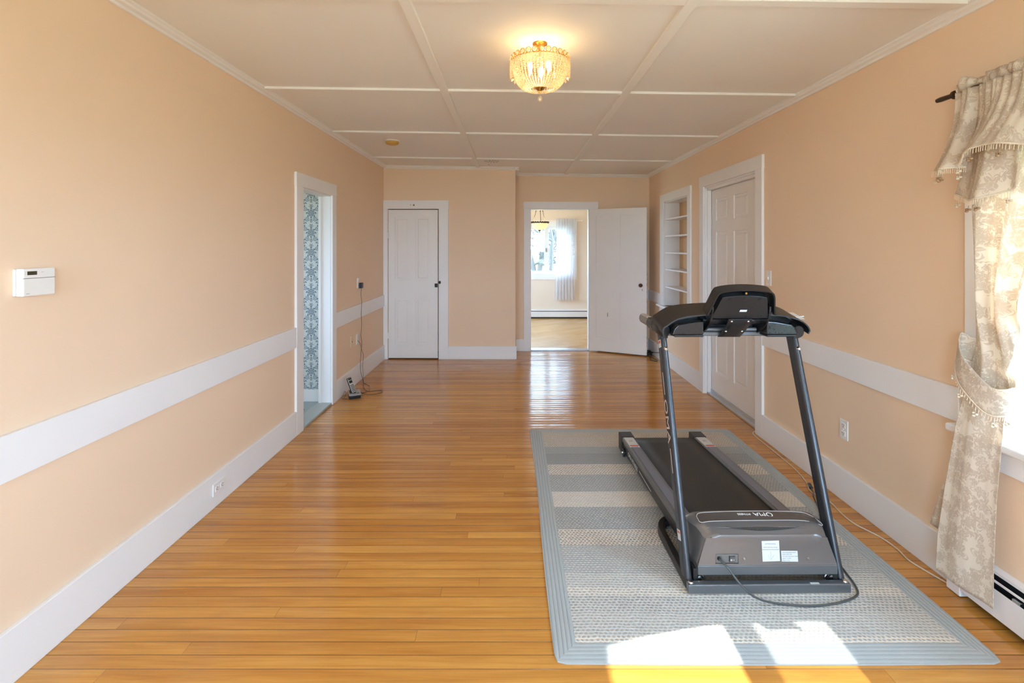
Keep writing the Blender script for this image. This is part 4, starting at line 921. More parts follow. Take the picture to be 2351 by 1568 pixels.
# motor hood: loft across width
prof = [(0.018, 0.110), (0.020, 0.116), (0.026, 0.190), (0.026, 0.222), (0.030, 0.232), (0.040, 0.2365), (0.050, 0.2375), (0.062, 0.2445), (0.078, 0.2490), (0.090, 0.2530), (0.120, 0.2550), (0.160, 0.2545), (0.185, 0.247), (0.230, 0.205), (0.270, 0.165), (0.270, 0.110)]
def hw(i):      # half width along the profile
    y, z = prof[i]
    if i <= 1: return 0.297
    if i <= 4: return 0.297 - (z-0.116)/0.116*0.040
    if i <= 9: return 0.262 + (y-0.03)*0.30
    return 0.292 + min(0.012, (y-0.09)*0.2)
m = MB(); NX = 24; rows = []
for i in range(len(prof)):
    y, z = prof[i]; h = hw(i); row = []
    for j in range(NX+1):
        u = -1 + 2*j/NX; x = u*h; zz = z; yy = y
        e = abs(u)
        if i >= 4: zz -= 0.020*max(0, (e-0.80)/0.20)**2 * (1 if i < 14 else 0)
        if 6 <= i <= 12: zz += 0.006*(1-u*u)
        row.append(m.bm.verts.new((x, yy, zz)))
    rows.append(row)
for a, b in zip(rows, rows[1:]):
    for j in range(NX): m.bm.faces.new((a[j], a[j+1], b[j+1], b[j]))
for sgn, j in ((-1, 0), (1, NX)):
    lo = [m.bm.verts.new((sgn*0.297, max(0.018, r[j].co.y), 0.110)) for r in rows]
    for i in range(len(rows)-1): 
        try: m.bm.faces.new((rows[i][j], rows[i+1][j], lo[i+1], lo[i]))
        except ValueError: pass
bmesh.ops.remove_doubles(m.bm, verts=m.bm.verts[:], dist=1e-5)
HD = tb(m, 'motor_hood', 'hood', smooth=28)
m = MB(); m.box(-0.300, 0.300, 0.016, 0.275, 0.068, 0.110); tb(m, 'hood_trim', 'tread_paint', bevel=0.004)
def on_hood(x, y):
    for i in range(len(prof)-1):
        if prof[i][0] <= y <= prof[i+1][0] and i >= 4:
            t = (y-prof[i][0])/max(1e-6, prof[i+1][0]-prof[i][0]); h = hw(i)+(hw(i+1)-hw(i))*t; u = max(-1, min(1, x/h)); z = prof[i][1]+(prof[i+1][1]-prof[i][1])*t
            z -= 0.020*max(0, (abs(u)-0.80)/0.20)**2
            bmp = [0.006*(1-u*u) if 6 <= q <= 12 else 0.0 for q in (i, i+1)]; z += bmp[0]+(bmp[1]-bmp[0])*t
            return z
    return 0.27
m = MB()
m.grid(lambda u, v: ((-0.262+0.53*u)*(1.0), 0.0905+0.070*v, on_hood(-0.262+0.53*u, 0.0905+0.070*v)+0.0012), 30, 8)
HP = tb(m, 'hood_panel', 'hood_panel', HD, smooth=60)
outl = [(-0.255, 0.094), (-0.262, 0.115), (-0.258, 0.140), (-0.230, 0.157), (-0.12, 0.162), (0.0, 0.163), (0.20, 0.160), (0.255, 0.135), (0.285, 0.094), (0.20, 0.091), (0, 0.090), (-0.20, 0.091)]
pth = smooth_path([(x, y, on_hood(x, y)+0.0016) for x, y in outl], 6, True)
m = MB(); m.tube(pth, 0.0011, 6, True); tb(m, 'panel_outline', 'grey_line', HD)
# vent: a crescent slot with slats
def vent_y(x): return 0.047 + 0.010*(x/0.165)**2
m = MB()
def vg(u, v):
    x = -0.165+0.33*u; w = 0.0105*(1-(x/0.165)**2)+0.0006; y = vent_y(x)+0.004+(v-0.5)*2*w*0.62 ; return (x, y, on_hood(x, y)+0.0026)
m.grid(vg, 44, 4); VT = tb(m, 'vent_slot', 'dark', HD)
m = MB()
for i in range(44):
    x = -0.158+0.316*i/43; w = 0.0105*(1-(x/0.165)**2)*0.62; y = vent_y(x)+0.004
    if w < 0.0012: continue
    m.tube([(x, y-w, on_hood(x, y-w)+0.0034), (x-0.002, y+w, on_hood(x, y+w)+0.0034)], 0.0010, 5)
tb(m, 'vent_slat', 'hood', HD)
m = MB(); m.tube(smooth_path([(-0.245, 0.066, on_hood(-0.245, 0.066)+0.001), (-0.16, 0.0595, on_hood(-0.16, 0.0595)+0.001), (0, 0.059, on_hood(0, 0.059)+0.001), (0.16, 0.0595, on_hood(0.16, 0.0595)+0.001), (0.252, 0.070, on_hood(0.252, 0.070)+0.001)], 8), [0.0008]*8+[0.0016]*16+[0.0008]*9, 6); tb(m, 'vent_lip', 'hood', HD)
# logo on the hood, readable by the runner (upside down for the camera)
hl = Matrix((Vector((-1, 0, 0)), Vector((0, -0.985, -0.12)).normalized(), Vector((0, -0.12, 0.985)).normalized())).transposed()
text_ob('logo_lettering', 'OMA', 0.040, M['letter_white'], HD, (0.040, 0.133, on_hood(0.04, 0.133)+0.0022), hl, sx=0.95, ext=0.0003)
text_ob('logo_small_lettering', 'FITNESS', 0.017, M['letter_white'], HD, (-0.045, 0.137, on_hood(-0.045, 0.137)+0.0022), hl, ext=0.0003)
# front face fittings: face plane y ~ 0.020..0.026
def fy(z): return 0.020 + (z-0.116)/0.074*0.006 - 0.0008
m = MB(); m.box(-0.222, -0.128, fy(0.13)-0.0015, fy(0.13)+0.002, 0.119, 0.155); IP = tb(m, 'inlet_plate', 'hood', HD, bevel=0.001)
m = MB(); m.box(-0.129, -0.126, fy(0.13)-0.001, fy(0.13)+0.001, 0.117, 0.156); m.box(-0.224, -0.126, fy(0.12)-0.001, fy(0.12)+0.001, 0.1165, 0.119); tb(m, 'plate_gap', 'dark', IP)
m = MB(); m.box(-0.167, -0.140, fy(0.14)-0.004, fy(0.14), 0.124, 0.150); SWp = tb(m, 'switch_frame', 'black', IP, bevel=0.001)
m = MB(); m.prism([(fy(0.14)-0.004, 0.127), (fy(0.14)-0.0075, 0.129), (fy(0.14)-0.005, 0.138), (fy(0.14)-0.0075, 0.147), (fy(0.14)-0.004, 0.148)], 'x', -0.164, -0.143); tb(m, 'rocker_switch', 'hood', IP)
fr2 = (R(90), 0, 0)
text_ob('switch_mark', 'O', 0.009, M['letter_white'], IP, (-0.159, fy(0.14)-0.0085, 0.135), fr2); text_ob('switch_mark', 'I', 0.009, M['letter_white'], IP, (-0.148, fy(0.14)-0.0085, 0.135), fr2)
m = MB(); m.lathe([(0.0, -0.012), (0.006, -0.012), (0.009, -0.003), (0.010, 0)], (-0.209, fy(0.14), 0.139), 14, 'y'); tb(m, 'cord_grommet', 'black', IP, smooth=40)
for x in (-0.100, 0.176):
    m = MB(); m.lathe([(0.0, -0.003), (0.004, -0.0025), (0.0055, 0.0)], (x, fy(0.135), 0.136), 12, 'y'); tb(m, 'screw', 'silver', HD, smooth=40)
FR = Matrix.Rotation(R(90-4.5), 3, 'X')
def face_card(x0, x1, z0, z1, mat, name, tilt=0.0):
    m = MB(); a = [m.bm.verts.new(p) for p in ((x0, fy(z0)-0.0008, z0), (x1, fy(z0)-0.0008, z0+tilt), (x1-0.001, fy(z1)-0.0008, z1+tilt), (x0-0.001, fy(z1)-0.0008, z1))]; m.bm.faces.new(a); return tb(m, name, mat, HD, solid=0.0005)
C1 = face_card(-0.022, 0.053, 0.124, 0.208, 'sticker', 'attention_sticker', 0.002); C2 = face_card(0.060, 0.131, 0.124, 0.168, 'sticker', 'rating_label', -0.001)
text_ob('sticker_print', 'ATTENTION!!', 0.0075, M['ink'], C1, (0.014, fy(0.195)-0.0016, 0.196), FR, ext=0.0001)
text_ob('sticker_print', "Don't reach into the gap", 0.0062, M['ink'], C1, (0.014, fy(0.184)-0.0016, 0.183), FR, ext=0.0001)
text_ob('sticker_print', 'when you move the treadmill', 0.0060, M['ink'], C1, (0.014, fy(0.174)-0.0016, 0.1735), FR, ext=0.0001)
m = MB()
for p, q in (((0.014, 0.166), (0.014, 0.132)), ((0.014, 0.132), (0.002, 0.150)), ((0.014, 0.132), (0.027, 0.150))):
    m.cyl((p[0], fy(p[1])-0.0014, p[1]), (q[0], fy(q[1])-0.0014, q[1]), 0.0007, 5)
tb(m, 'arrow_print', 'ink_pale', C1)
for i, s_ in enumerate(('Name: Motorized Treadmill', 'Model: OMA-5108', 'Volt: 120V  Max power: 1000W', 'Speed: 1-12 km/h', 'Made in China')):
    text_ob('label_print', s_, 0.0052, M['ink'], C2, (0.064, fy(0.16-i*0.008)-0.0016, 0.1615-i*0.0080), FR, 'LEFT', ext=0.0001)
m = MB(); m.box(0.175, 0.213, 0.001, 0.012, 0.0388, 0.0394); tb(m, 'white_sticker', 'sticker')
# pivots near the base
for s in (-1, 1):
    m = MB(); m.box(s*0.303-0.010, s*0.303+0.010, 0.034, 0.085, 0.020, 0.085)
    m.box(s*0.285-0.012, s*0.285+0.012, 0.045, 0.12, 0.022, 0.070); pv = tb(m, 'pivot_bracket', 'black', bevel=0.003)
    m = MB(); m.lathe([(0.0, -0.010), (0.007, -0.009), (0.009, 0)], (s*0.286, 0.045, 0.046), 12, 'y'); m.lathe([(0.0, -0.010), (0.006, -0.009), (0.008, 0)], (s*0.262, 0.055, 0.036), 12, 'y')
    m.cyl((s*0.262, 0.05, 0.036), (s*0.29, 0.05, 0.075), 0.005, 8); tb(m, 'pivot_bolt', 'silver', pv, smooth=40)
    m = MB(); m.lathe([(0.010, 0.0), (0.013, 0.001), (0.010, 0.006), (0.0, 0.007)], (s*0.331, 0.018, 0.039), 14); tb(m, 'base_bolt', 'silver', smooth=40)
# console
YCn = 0.300
ctop = [(-0.362, 1.060), (-0.358, 1.088), (-0.338, 1.102), (-0.310, 1.121), (-0.280, 1.135), (-0.229, 1.146), (-0.131, 1.154), (0.0, 1.157), (0.131, 1.154), (0.21, 1.150), (0.262, 1.141), (0.310, 1.127), (0.345, 1.102), (0.360, 1.076), (0.352, 1.056)]
ctop = [(x, z-0.0105) for x, z in ctop]
def arch(m, pts, th, y0, y1, slope=0.0):
    n = len(pts); nrm = []
    for i in range(n):
        a = Vector(pts[max(i-1, 0)]); b = Vector(pts[min(i+1, n-1)]); t = (b-a).normalized(); nrm.append(Vector((t.y, -t.x)))
    L = []
    for i in range(n):
        p = Vector(pts[i]); q = p + nrm[i]*th
        L.append([m.bm.verts.new((p.x, y0, p.y)), m.bm.verts.new((p.x, y1, p.y+slope)), m.bm.verts.new((q.x, y1, q.y+slope)), m.bm.verts.new((q.x, y0, q.y))])
    for i in range(n-1):
        A, B = L[i], L[i+1]
        for k in range(4): m.bm.faces.new((A[k], B[k], B[(k+1) % 4], A[(k+1) % 4]))
    m.bm.faces.new(L[0]); m.bm.faces.new(L[-1][::-1])
m = MB(); P2 = smooth_path([(x, 0, z) for x, z in ctop], 4); arch(m, [(p.x, p.z) for p in P2], 0.006, YCn, 0.47, 0.035); CS = tb(m, 'console_shell', 'black', smooth=35)
m = MB(); pts = [(p.x, p.z) for p in P2]; back = pts + [(0.33, 1.034), (-0.33, 1.034)]; m.prism([(x*0.985, z) for x, z in back], 'y', 0.430, 0.445); tb(m, 'console_back', 'black', CS)
for s in (-1, 1):
    a, b = (0.155, 0.300)
    pts = [(s*a, 1.040), (s*(b+0.01), 1.040), (s*b, 1.070), (s*(b-0.02), 1.090), (s*(a+0.05), 1.103), (s*a, 1.108)]
    m = MB(); m.prism(pts, 'y', 0.315, 0.43); tr_ = tb(m, 'storage_tray', 'black_gloss', CS, bevel=0.006, seg=3)
    m = MB(); m.box(min(s*a, s*b), max(s*a, s*b), 0.313, 0.430, 1.030, 1.040); tb(m, 'tray_floor', 'black', CS, bevel=0.004)
m = MB(); m.box(-0.345, 0.345, 0.385, 0.425, 1.022, 1.044); tb(m, 'cross_bar', 'tread_paint', bevel=0.005)
m = MB(); m.cyl((-0.13, 0.375, 1.058), (0.13, 0.375, 1.058), 0.010, 14); tb(m, 'tilt_rod', 'tread_paint', CS, smooth=40)
m = MB(); m.cyl((-0.145, 0.37, 1.105), (0.145, 0.37, 1.105), 0.022, 18); tb(m, 'tilt_tube', 'black_gloss', CS, smooth=40)
# display head
dV = Vector((0, -0.42, 0.907)).normalized(); dN = Vector((0, 0.907, 0.42)).normalized(); O_ = Vector((0.008, 0.270, 1.140))
def hp(u, v, w=0.0): return O_ + Vector((u, 0, 0)) + dV*v + dN*w
hout = smooth_path([(-0.166, 0.0, 0), (-0.150, 0.060, 0), (-0.136, 0.112, 0), (-0.118, 0.128, 0), (-0.06, 0.138, 0), (0.0, 0.141, 0), (0.06, 0.138, 0), (0.118, 0.129, 0), (0.138, 0.108, 0), (0.152, 0.055, 0), (0.166, 0.0, 0)], 4)
hc = Vector((0, 0.06, 0))
m = MB(); L = []
for p in hout:
    q = hc + (p-hc)*0.955
    L.append([m.bm.verts.new(hp(p.x, p.y, 0.0)), m.bm.verts.new(hp(p.x*1.01, p.y*1.01, 0.055)), m.bm.verts.new(hp(q.x, q.y, 0.055)), m.bm.verts.new(hp(q.x, q.y, 0.0))])
for A, B in zip(L, L[1:]):
    for k in range(4): m.bm.faces.new((A[k], B[k], B[(k+1) % 4], A[(k+1) % 4]))
m.bm.faces.new(L[0]); m.bm.faces.new(L[-1][::-1])
DH = tb(m, 'display_head', 'black', smooth=40)
m = MB(); v1 = [m.bm.verts.new(hp(p.x*1.005, p.y*1.005, 0.046)) for p in hout]; v2 = [m.bm.verts.new(hp(p.x*1.005, p.y*1.005, 0.058)) for p in hout]
m.bm.faces.new(v1); m.bm.faces.new(v2[::-1])
for i in range(len(hout)):
    j = (i+1) % len(hout); m.bm.faces.new((v1[i], v1[j], v2[j], v2[i]))
tb(m, 'display_panel', 'black_gloss', DH, smooth=30)
bp = smooth_path([(-0.134, -0.008, 0), (-0.118, 0.050, 0), (-0.106, 0.090, 0), (-0.098, 0.098, 0), (-0.05, 0.105, 0), (0.0, 0.107, 0), (0.05, 0.105, 0), (0.098, 0.098, 0), (0.108, 0.090, 0), (0.119, 0.045, 0), (0.132, -0.008, 0), (0.124, -0.017, 0), (0.0, -0.018, 0), (-0.126, -0.017, 0)], 4, True)
m = MB(); v1 = [m.bm.verts.new(hp(p.x, p.y, 0.006)) for p in bp]; v2 = [m.bm.verts.new(hp(p.x*1.04, p.y*1.05, 0.046)) for p in bp]
m.bm.faces.new(v1[::-1]); m.bm.faces.new(v2)
for i in range(len(bp)):
    j = (i+1) % len(bp); m.bm.faces.new((v1[i], v1[j], v2[j], v2[i]))
BPL = tb(m, 'rear_cover', 'black', DH, bevel=0.004, seg=2, smooth=40)
m = MB(); m.tube([hp(p.x*1.0, p.y, 0.0075) for p in bp], 0.0012, 5, True); tb(m, 'cover_edge', 'black_gloss', DH, smooth=60)
m = MB(); cs = [hp(-0.012, 0.020, 0.0042), hp(0.022, 0.020, 0.0042), hp(0.024, 0.031, 0.0042), hp(-0.010, 0.031, 0.0042)]; m.bm.faces.new([m.bm.verts.new(p) for p in cs]); tb(m, 'serial_label', 'sticker', DH, solid=0.0006)
for (u, v) in ((-0.07, 0.092), (0.0, 0.092), (0.07, 0.092), (0.03, -0.008), (0.09, -0.006)):
    m = MB(); m.tube([hp(u+0.006*math.cos(a*math.pi/8), v+0.006*math.sin(a*math.pi/8), 0.0045) for a in range(16)], 0.0008, 4, True); tb(m, 'screw_boss', 'black_gloss', DH)
m = MB(); m.tube([hp(0, 0.118, 0.045), hp(0, 0.118, 0.012), hp(0, 0.120, 0.004)], [0.008, 0.008, 0.007], 12); m.tube([hp(0, 0.112, 0.02), hp(0, 0.130, 0.02)], 0.004, 8); tb(m, 'screw_post', 'black_gloss', DH, smooth=40)
m = MB(); m.tube([hp(0.0, 0.1225, 0.0035), hp(0.0, 0.1228, 0.0025)], 0.0045, 10); tb(m, 'screw', 'brass', DH)
# curved bracket below the head and the two side ribs
bc = smooth_path([(0, 0.273, 1.124), (0, 0.283, 1.108), (0, 0.305, 1.085), (0, 0.350, 1.050), (0, 0.395, 1.018)], 6)
m = MB(); m.grid(lambda u, v: (-0.056+0.112*u+0.004, bc[round(v*24)].y, bc[round(v*24)].z), 4, 24); BR = tb(m, 'bracket_plate', 'black', DH, smooth=60, solid=0.005)
for (u, v) in ((-0.040, 4), (0.040, 4), (-0.040, 17), (0.040, 17)):
    p = bc[v]; m = MB(); m.sphere((u+0.004, p.y-0.003, p.z-0.002), 0.0065, 10, 6, (1, 0.7, 0.8)); tb(m, 'bracket_screw', 'silver', BR, smooth=60)
for s in (-1, 1):
    rb = smooth_path([(0, 0.262, 1.185), (0, 0.268, 1.150), (0, 0.290, 1.105), (0, 0.330, 1.070), (0, 0.385, 1.038)], 6)
    m = MB(); V0 = [m.bm.verts.new((s*0.138-0.004+0.006, p.y, p.z)) for p in rb]; V1 = [m.bm.verts.new((s*0.138+0.004+0.006, p.y, p.z)) for p in rb]; V2 = [m.bm.verts.new((s*0.138+0.004+0.006, p.y+0.05, p.z+0.03)) for p in rb]; V3 = [m.bm.verts.new((s*0.138-0.004+0.006, p.y+0.05, p.z+0.03)) for p in rb]
    for i in range(len(rb)-1):
        for A, B in ((V0, V1), (V1, V2), (V2, V3), (V3, V0)): m.bm.faces.new((A[i], A[i+1], B[i+1], B[i]))
    tb(m, 'side_rib', 'black_gloss', DH, smooth=50)
# hand grips reaching towards the runner
for s in (-1, 1):
    x = s*0.345
    pth = smooth_path([(s*0.33, 0.345, 1.050), (x, 0.385, 1.056), (x, 0.46, 1.061), (x, 0.56, 1.063)], 6)
    m = MB(); m.tube(pth, [0.030]*len(pth), 16, sx=0.75); HG = tb(m, 'hand_grip', 'black', smooth=50)
    m = MB(); m.tube([(x, 0.56, 1.063), (x, 0.64, 1.065), (x, 0.715, 1.066)], 0.0265, 16, sx=0.75); tb(m, 'grip_end', 'hood', HG, smooth=50, bevel=0.003)
    m = MB(); m.box(x-0.012, x+0.012, 0.58, 0.70, 1.083, 1.0935); tb(m, 'pulse_sensor', 'silver', HG, bevel=0.003)
    m = MB(); m.tube([(x, 0.470, 1.0612), (x, 0.480, 1.0615)], 0.0315, 16, sx=0.75); tb(m, 'grip_collar', 'black_gloss', HG)
    m = MB(); m.box(s*0.331-0.017, s*0.331+0.017, 0.362, 0.425, 1.015, 1.048); tb(m, 'grip_clamp', 'black', HG, bevel=0.004)
# power cord of the treadmill (world points turned into local)
def wl(p): return (p[0]-1.09, p[1]-2.05, p[2]-0.0105)
pc = [wl((0.881, 2.062, 0.149)), wl((0.90, 2.035, 0.135)), wl((0.945, 2.00, 0.080)), wl((1.00, 1.985, 0.040)), wl((1.09, 1.985, 0.0165)), wl((1.22, 1.975, 0.0145)), wl((1.34, 1.99, 0.0145)), wl((1.445, 2.030, 0.0150)), wl((1.482, 2.09, 0.0150)), wl((1.505, 2.20, 0.0150)), wl((1.535, 2.34, 0.0150)), wl((1.62, 2.52, 0.0150)), wl((1.70, 2.66, 0.015)), wl((1.735, 2.74, 0.014)), wl((1.755, 2.81, 0.030)), wl((1.79, 2.86, 0.02)), wl((1.83, 2.95, 0.008))]
m = MB(); m.tube(smooth_path(pc, 8), 0.0042, 8); PCd = tb(m, 'power_cord', 'cord_grey', smooth=60)
m = MB(); m.cyl(wl((1.83, 2.95, 0.008)), wl((1.845, 2.99, 0.010)), 0.011, 10); pgp = tb(m, 'cord_plug', 'black', PCd, bevel=0.002)
m = MB(); m.box(0.750, 0.7515, 0.94, 0.956, -0.004, 0.002); tb(m, 'plug_prong', 'silver', pgp)
# paper sheet and clip on the console tray
ps = MB(); ps.grid(lambda u, v: (1.395+0.115*u, 2.50+0.11*v, 1.108+0.020*v), 6, 6)
tag(ps.build('paper_sheet', M['paper'], solid=0.0006), 'white paper sheet resting on the right end of the treadmill console', 'paper')
m = MB(); m.tube([(1.445, 2.50, 1.118), (1.475, 2.49, 1.121), (1.492, 2.48, 1.126)], 0.003, 8); tag(m.build('paper_tube', M['paper']), 'thin white stick poking out behind the right console end', 'stick')

# ------------------------------------------------------------------ white cord along the right wall
WCp = [(1.930, 3.86, 0.012), (1.905, 3.84, 0.006), (1.893, 3.80, 0.004), (1.888, 3.70, 0.004), (1.885, 3.45, 0.004), (1.872, 3.20, 0.004), (1.842, 3.04, 0.004), (1.80, 2.93, 0.004), (1.815, 2.86, 0.004), (1.835, 2.80, 0.004), (1.820, 2.68, 0.004), (1.822, 2.58, 0.004), (1.870, 2.46, 0.004), (1.878, 2.36, 0.004), (1.866, 2.28, 0.004), (1.884, 2.20, 0.004), (1.905, 2.13, 0.004), (1.912, 2.06, 0.004)]
m = MB(); m.tube(smooth_path(WCp, 8), 0.0032, 8); tag(m.build('loose_wire', M['cord_white'], smooth=60), 'thin off white wire along the floor by the right baseboard', 'cable')
# black cable tangle behind the open door
kb = empty('cable_tangle', (1.86, 6.62, 0.0)); tag(kb, 'tangle of black cables on the floor behind the open white door', 'cable')
for q in range(5):
    pts = []
    for i in range(9):
        a = i*1.35+q; pts.append((1.845+0.045*math.cos(a)+0.02*random.random()-0.01, 6.62+0.09*math.sin(a*0.9+q), 0.008+0.045*abs(math.sin(i*1.1+q))))
    m = MB(); m.tube(smooth_path(pts, 6), 0.0045, 6); m.build('loop', M['cord_black'], kb, smooth=60)
m = MB(); m.tube(smooth_path([(1.87, 6.60, 0.055), (1.885, 6.45, 0.075), (1.910, 6.30, 0.105), (1.917, 6.10, 0.12)], 6), 0.0045, 6); m.build('loop', M['cord_black'], kb, smooth=60)
m = MB(); m.tube(smooth_path([(1.83, 6.55, 0.006), (1.86, 6.42, 0.006), (1.88, 6.30, 0.006), (1.85, 6.25, 0.006), (1.80, 6.33, 0.006), (1.84, 6.48, 0.006)], 6), 0.0045, 6); m.build('loop', M['cord_black'], kb, smooth=60)

# ------------------------------------------------------------------ adapter, cord, phone
ad = empty('power_adapter', (XL+0.02, 5.385, 1.055)); tag(ad, 'black power adapter in the left wall outlet with long thin brown cord', 'power adapter')
m = MB(); m.box(XL+0.0085, XL+0.042, 5.350, 5.404, 1.024, 1.086); m.build('adapter_body', M['black'], ad, bevel=0.006)
cw = XL+0.027
PH = Vector((-1.565, 4.77, 0.0))
cp = [(cw, 5.377, 1.024), (cw-0.003, 5.37, 0.95), (cw+0.002, 5.385, 0.86), (cw+0.001, 5.366, 0.74), (cw, 5.385, 0.62), (cw-0.002, 5.370, 0.50), (cw, 5.39, 0.41), (cw+0.002, 5.36, 0.33), (cw+0.004, 5.33, 0.21), (cw+0.012, 5.32, 0.10), (cw+0.045, 5.30, 0.02), (cw+0.075, 5.22, 0.004), (cw+0.11, 5.10, 0.004), (cw+0.17, 4.98, 0.006), (-1.46, 4.95, 0.004), (-1.37, 4.99, 0.004), (-1.335, 4.93, 0.004), (-1.37, 4.87, 0.004), (-1.45, 4.85, 0.004), (-1.50, 4.87, 0.004), (-1.53, 4.86, 0.012)]
m = MB(); m.tube(smooth_path(cp, 8), 0.0022, 6); m.build('cord', M['cord_brown'], ad, smooth=60)
pcord = [(XL+0.008, 5.31, 0.46), (cw-0.004, 5.36, 0.40), (cw, 5.385, 0.34), (cw+0.004, 5.44, 0.26), (cw+0.006, 5.40, 0.16), (cw+0.020, 5.38, 0.06), (cw+0.05, 5.28, 0.006), (cw+0.10, 5.22, 0.004), (cw+0.16, 5.14, 0.004), (-1.50, 5.05, 0.004), (-1.48, 4.97, 0.004), (-1.52, 4.90, 0.004), (-1.56, 4.93, 0.004), (-1.60, 4.86, 0.012)]
m = MB(); m.tube(smooth_path(pcord, 8), 0.0020, 6); tag(m.build('phone_wire', M['cord_brown'], smooth=60), 'thin brown telephone cord hanging from the lower left wall plate', 'cable')
lp = [(-1.615, 4.72, 0.006), (-1.665, 4.70, 0.008), (-1.672, 4.76, 0.03), (-1.660, 4.78, 0.055), (-1.640, 4.74, 0.03), (-1.645, 4.70, 0.008), (-1.60, 4.685, 0.006)]
m = MB(); m.tube(smooth_path(lp, 6), 0.0018, 6); tag(m.build('spare_cord', M['cord_brown'], smooth=60), 'short loop of dark cord beside the phone dock at the baseboard', 'cable')
pb = empty('charging_dock', PH, R(24)); tag(pb, 'black and silver cordless phone charging dock on the floor at left', 'phone dock')
m = MB(); m.prism([(-0.056, 0.0), (0.056, 0.0), (0.060, 0.052), (-0.060, 0.034)], 'x', -0.055, 0.055); m.build('base_body', M['black'], pb, local=True, bevel=0.006)
m = MB(); m.prism([(-0.062, 0.0345), (0.062, 0.0525), (0.062, 0.0585), (-0.062, 0.0405)], 'x', -0.058, 0.058); m.build('dock_top', M['phone_silver'], pb, local=True, bevel=0.003)
m = MB(); m.prism([(-0.022, 0.0467), (0.050, 0.0572), (0.050, 0.0580), (-0.022, 0.0475)], 'x', -0.046, 0.012); m.build('charging_cradle', M['black'], pb, local=True)
m = MB(); m.prism([(-0.030, 0.0452), (-0.022, 0.0464), (-0.022, 0.0484), (-0.030, 0.0472)], 'x', 0.022, 0.042); m.build('dock_button', M['black'], pb, local=True)
hz_ = Vector((-0.40, 0.16, 0.90)).normalized(); hy_ = Vector((-0.62, 0.70, -0.35)); hy_ = (hy_ - hz_*hy_.dot(hz_)).normalized(); hx_ = hy_.cross(hz_)
hs = empty('phone_handset', PH + Vector((0.004, -0.012, 0.050))); tag(hs, 'silver cordless phone handset standing in its charging dock', 'phone handset')
hs.rotation_euler = Matrix((hx_, hy_, hz_)).transposed().to_euler()
m = MB(); m.box(-0.024, 0.024, 0.0, 0.022, 0.0, 0.155); m.build('handset_body', M['black'], hs, local=True, bevel=0.006)
m = MB(); m.box(-0.021, 0.021, -0.003, 0.001, 0.004, 0.150); m.build('handset_front', M['phone_silver'], hs, local=True, bevel=0.002)
m = MB(); m.box(-0.016, 0.016, -0.004, -0.003, 0.098, 0.124); m.build('handset_screen', M['black_gloss'], hs, local=True)
m = MB(); m.box(-0.017, 0.017, -0.004, -0.003, 0.130, 0.148); m.build('earpiece', M['black'], hs, local=True)
m = MB()
for i in range(3):
    for j in range(5): m.box(-0.015+i*0.0115, -0.007+i*0.0115, -0.0045, -0.003, 0.012+j*0.015, 0.021+j*0.015)
m.build('keypad', M['black_gloss'], hs, local=True)

# ------------------------------------------------------------------ baseboard heater by the window
bh = empty('baseboard_heater', (XR-0.03, 1.10, 0.0)); tag(bh, 'white baseboard heater under the right window behind the curtain', 'heater')
HX0, HX1 = 1.886, XR-0.001
m = MB(); m.box(HX0-0.002, HX1, 2.040, 2.105, 0.004, 0.190); m.build('end_cap', M['heater'], bh, bevel=0.004)
m = MB(); m.box(HX0, HX0+0.004, 0.0, 2.045, 0.030, 0.140); m.build('front_panel', M['heater'], bh, bevel=0.001)
m = MB(); m.prism([(HX1, 0.200), (HX1, 0.185), (HX1-0.022, 0.178), (HX1-0.022, 0.190)], 'y', 0.0, 2.042); m.build('top_cover', M['heater'], bh)
m = MB(); m.box(HX1-0.006, HX1, 0.0, 2.045, 0.0, 0.186); m.build('back_plate', M['fin'], bh)
m = MB(); m.prism([(HX0+0.016, 0.156), (HX0+0.016, 0.162), (HX0+0.021, 0.164), (HX0+0.021, 0.158)], 'y', 0.0, 2.04); m.build('damper', M['heater'], bh)
m = MB(); m.cyl((HX0+0.030, 0.0, 0.085), (HX0+0.030, 2.04, 0.085), 0.011, 10); m.box(HX0+0.006, HX1-0.006, 0.0, 2.04, 0.120, 0.124)
for i in range(110): m.box(HX0+0.012, HX1-0.008, 0.4+i*0.015, 0.4006+i*0.015, 0.052, 0.118)
m.build('heating_fins', M['fin'], bh)
m = MB(); m.box(HX0+0.002, HX0+0.018, 1.80, 1.83, 0.140, 0.150); m.build('bracket_clip', M['silver'], bh)
# ------------------------------------------------------------------ damask curtain
CXp = 1.862
RODZ = 2.122
rd = empty('curtain_rod', (CXp, 1.6, RODZ)); tag(rd, 'dark brown iron curtain rod with pointed end above the right window', 'curtain rod')
m = MB(); m.cyl((CXp, 0.62, RODZ), (CXp, 2.035, RODZ), 0.009, 12); m.build('pole', M['rod'], rd, smooth=40)
m = MB(); m.lathe([(0.009, 0), (0.018, 0.004), (0.018, 0.014), (0.011, 0.018), (0.010, 0.030), (0.011, 0.075), (0.009, 0.095), (0.0, 0.100)], (CXp, 2.028, RODZ), 16, 'y'); m.build('finial', M['rod'], rd, smooth=50)
m = MB(); m.box(CXp, XR-0.001, 1.975, 1.990, RODZ-0.008, RODZ+0.008); m.build('rod_bracket', M['rod'], rd)
cu = empty('window_curtain', (CXp, 1.85, 0.09)); tag(cu, 'cream damask curtain tied back beside the right window', 'curtain')
def interp(tab, z):
    for (z0, *a), (z1, *b) in zip(tab, tab[1:]):
        if z0 >= z >= z1:
            t = (z0-z)/max(1e-9, z0-z1); t2 = t*t*(3-2*t) if len(a) > 9 else t
            return [p+(q-p)*t2 for p, q in zip(a, b)]
    return list(tab[-1][1:])
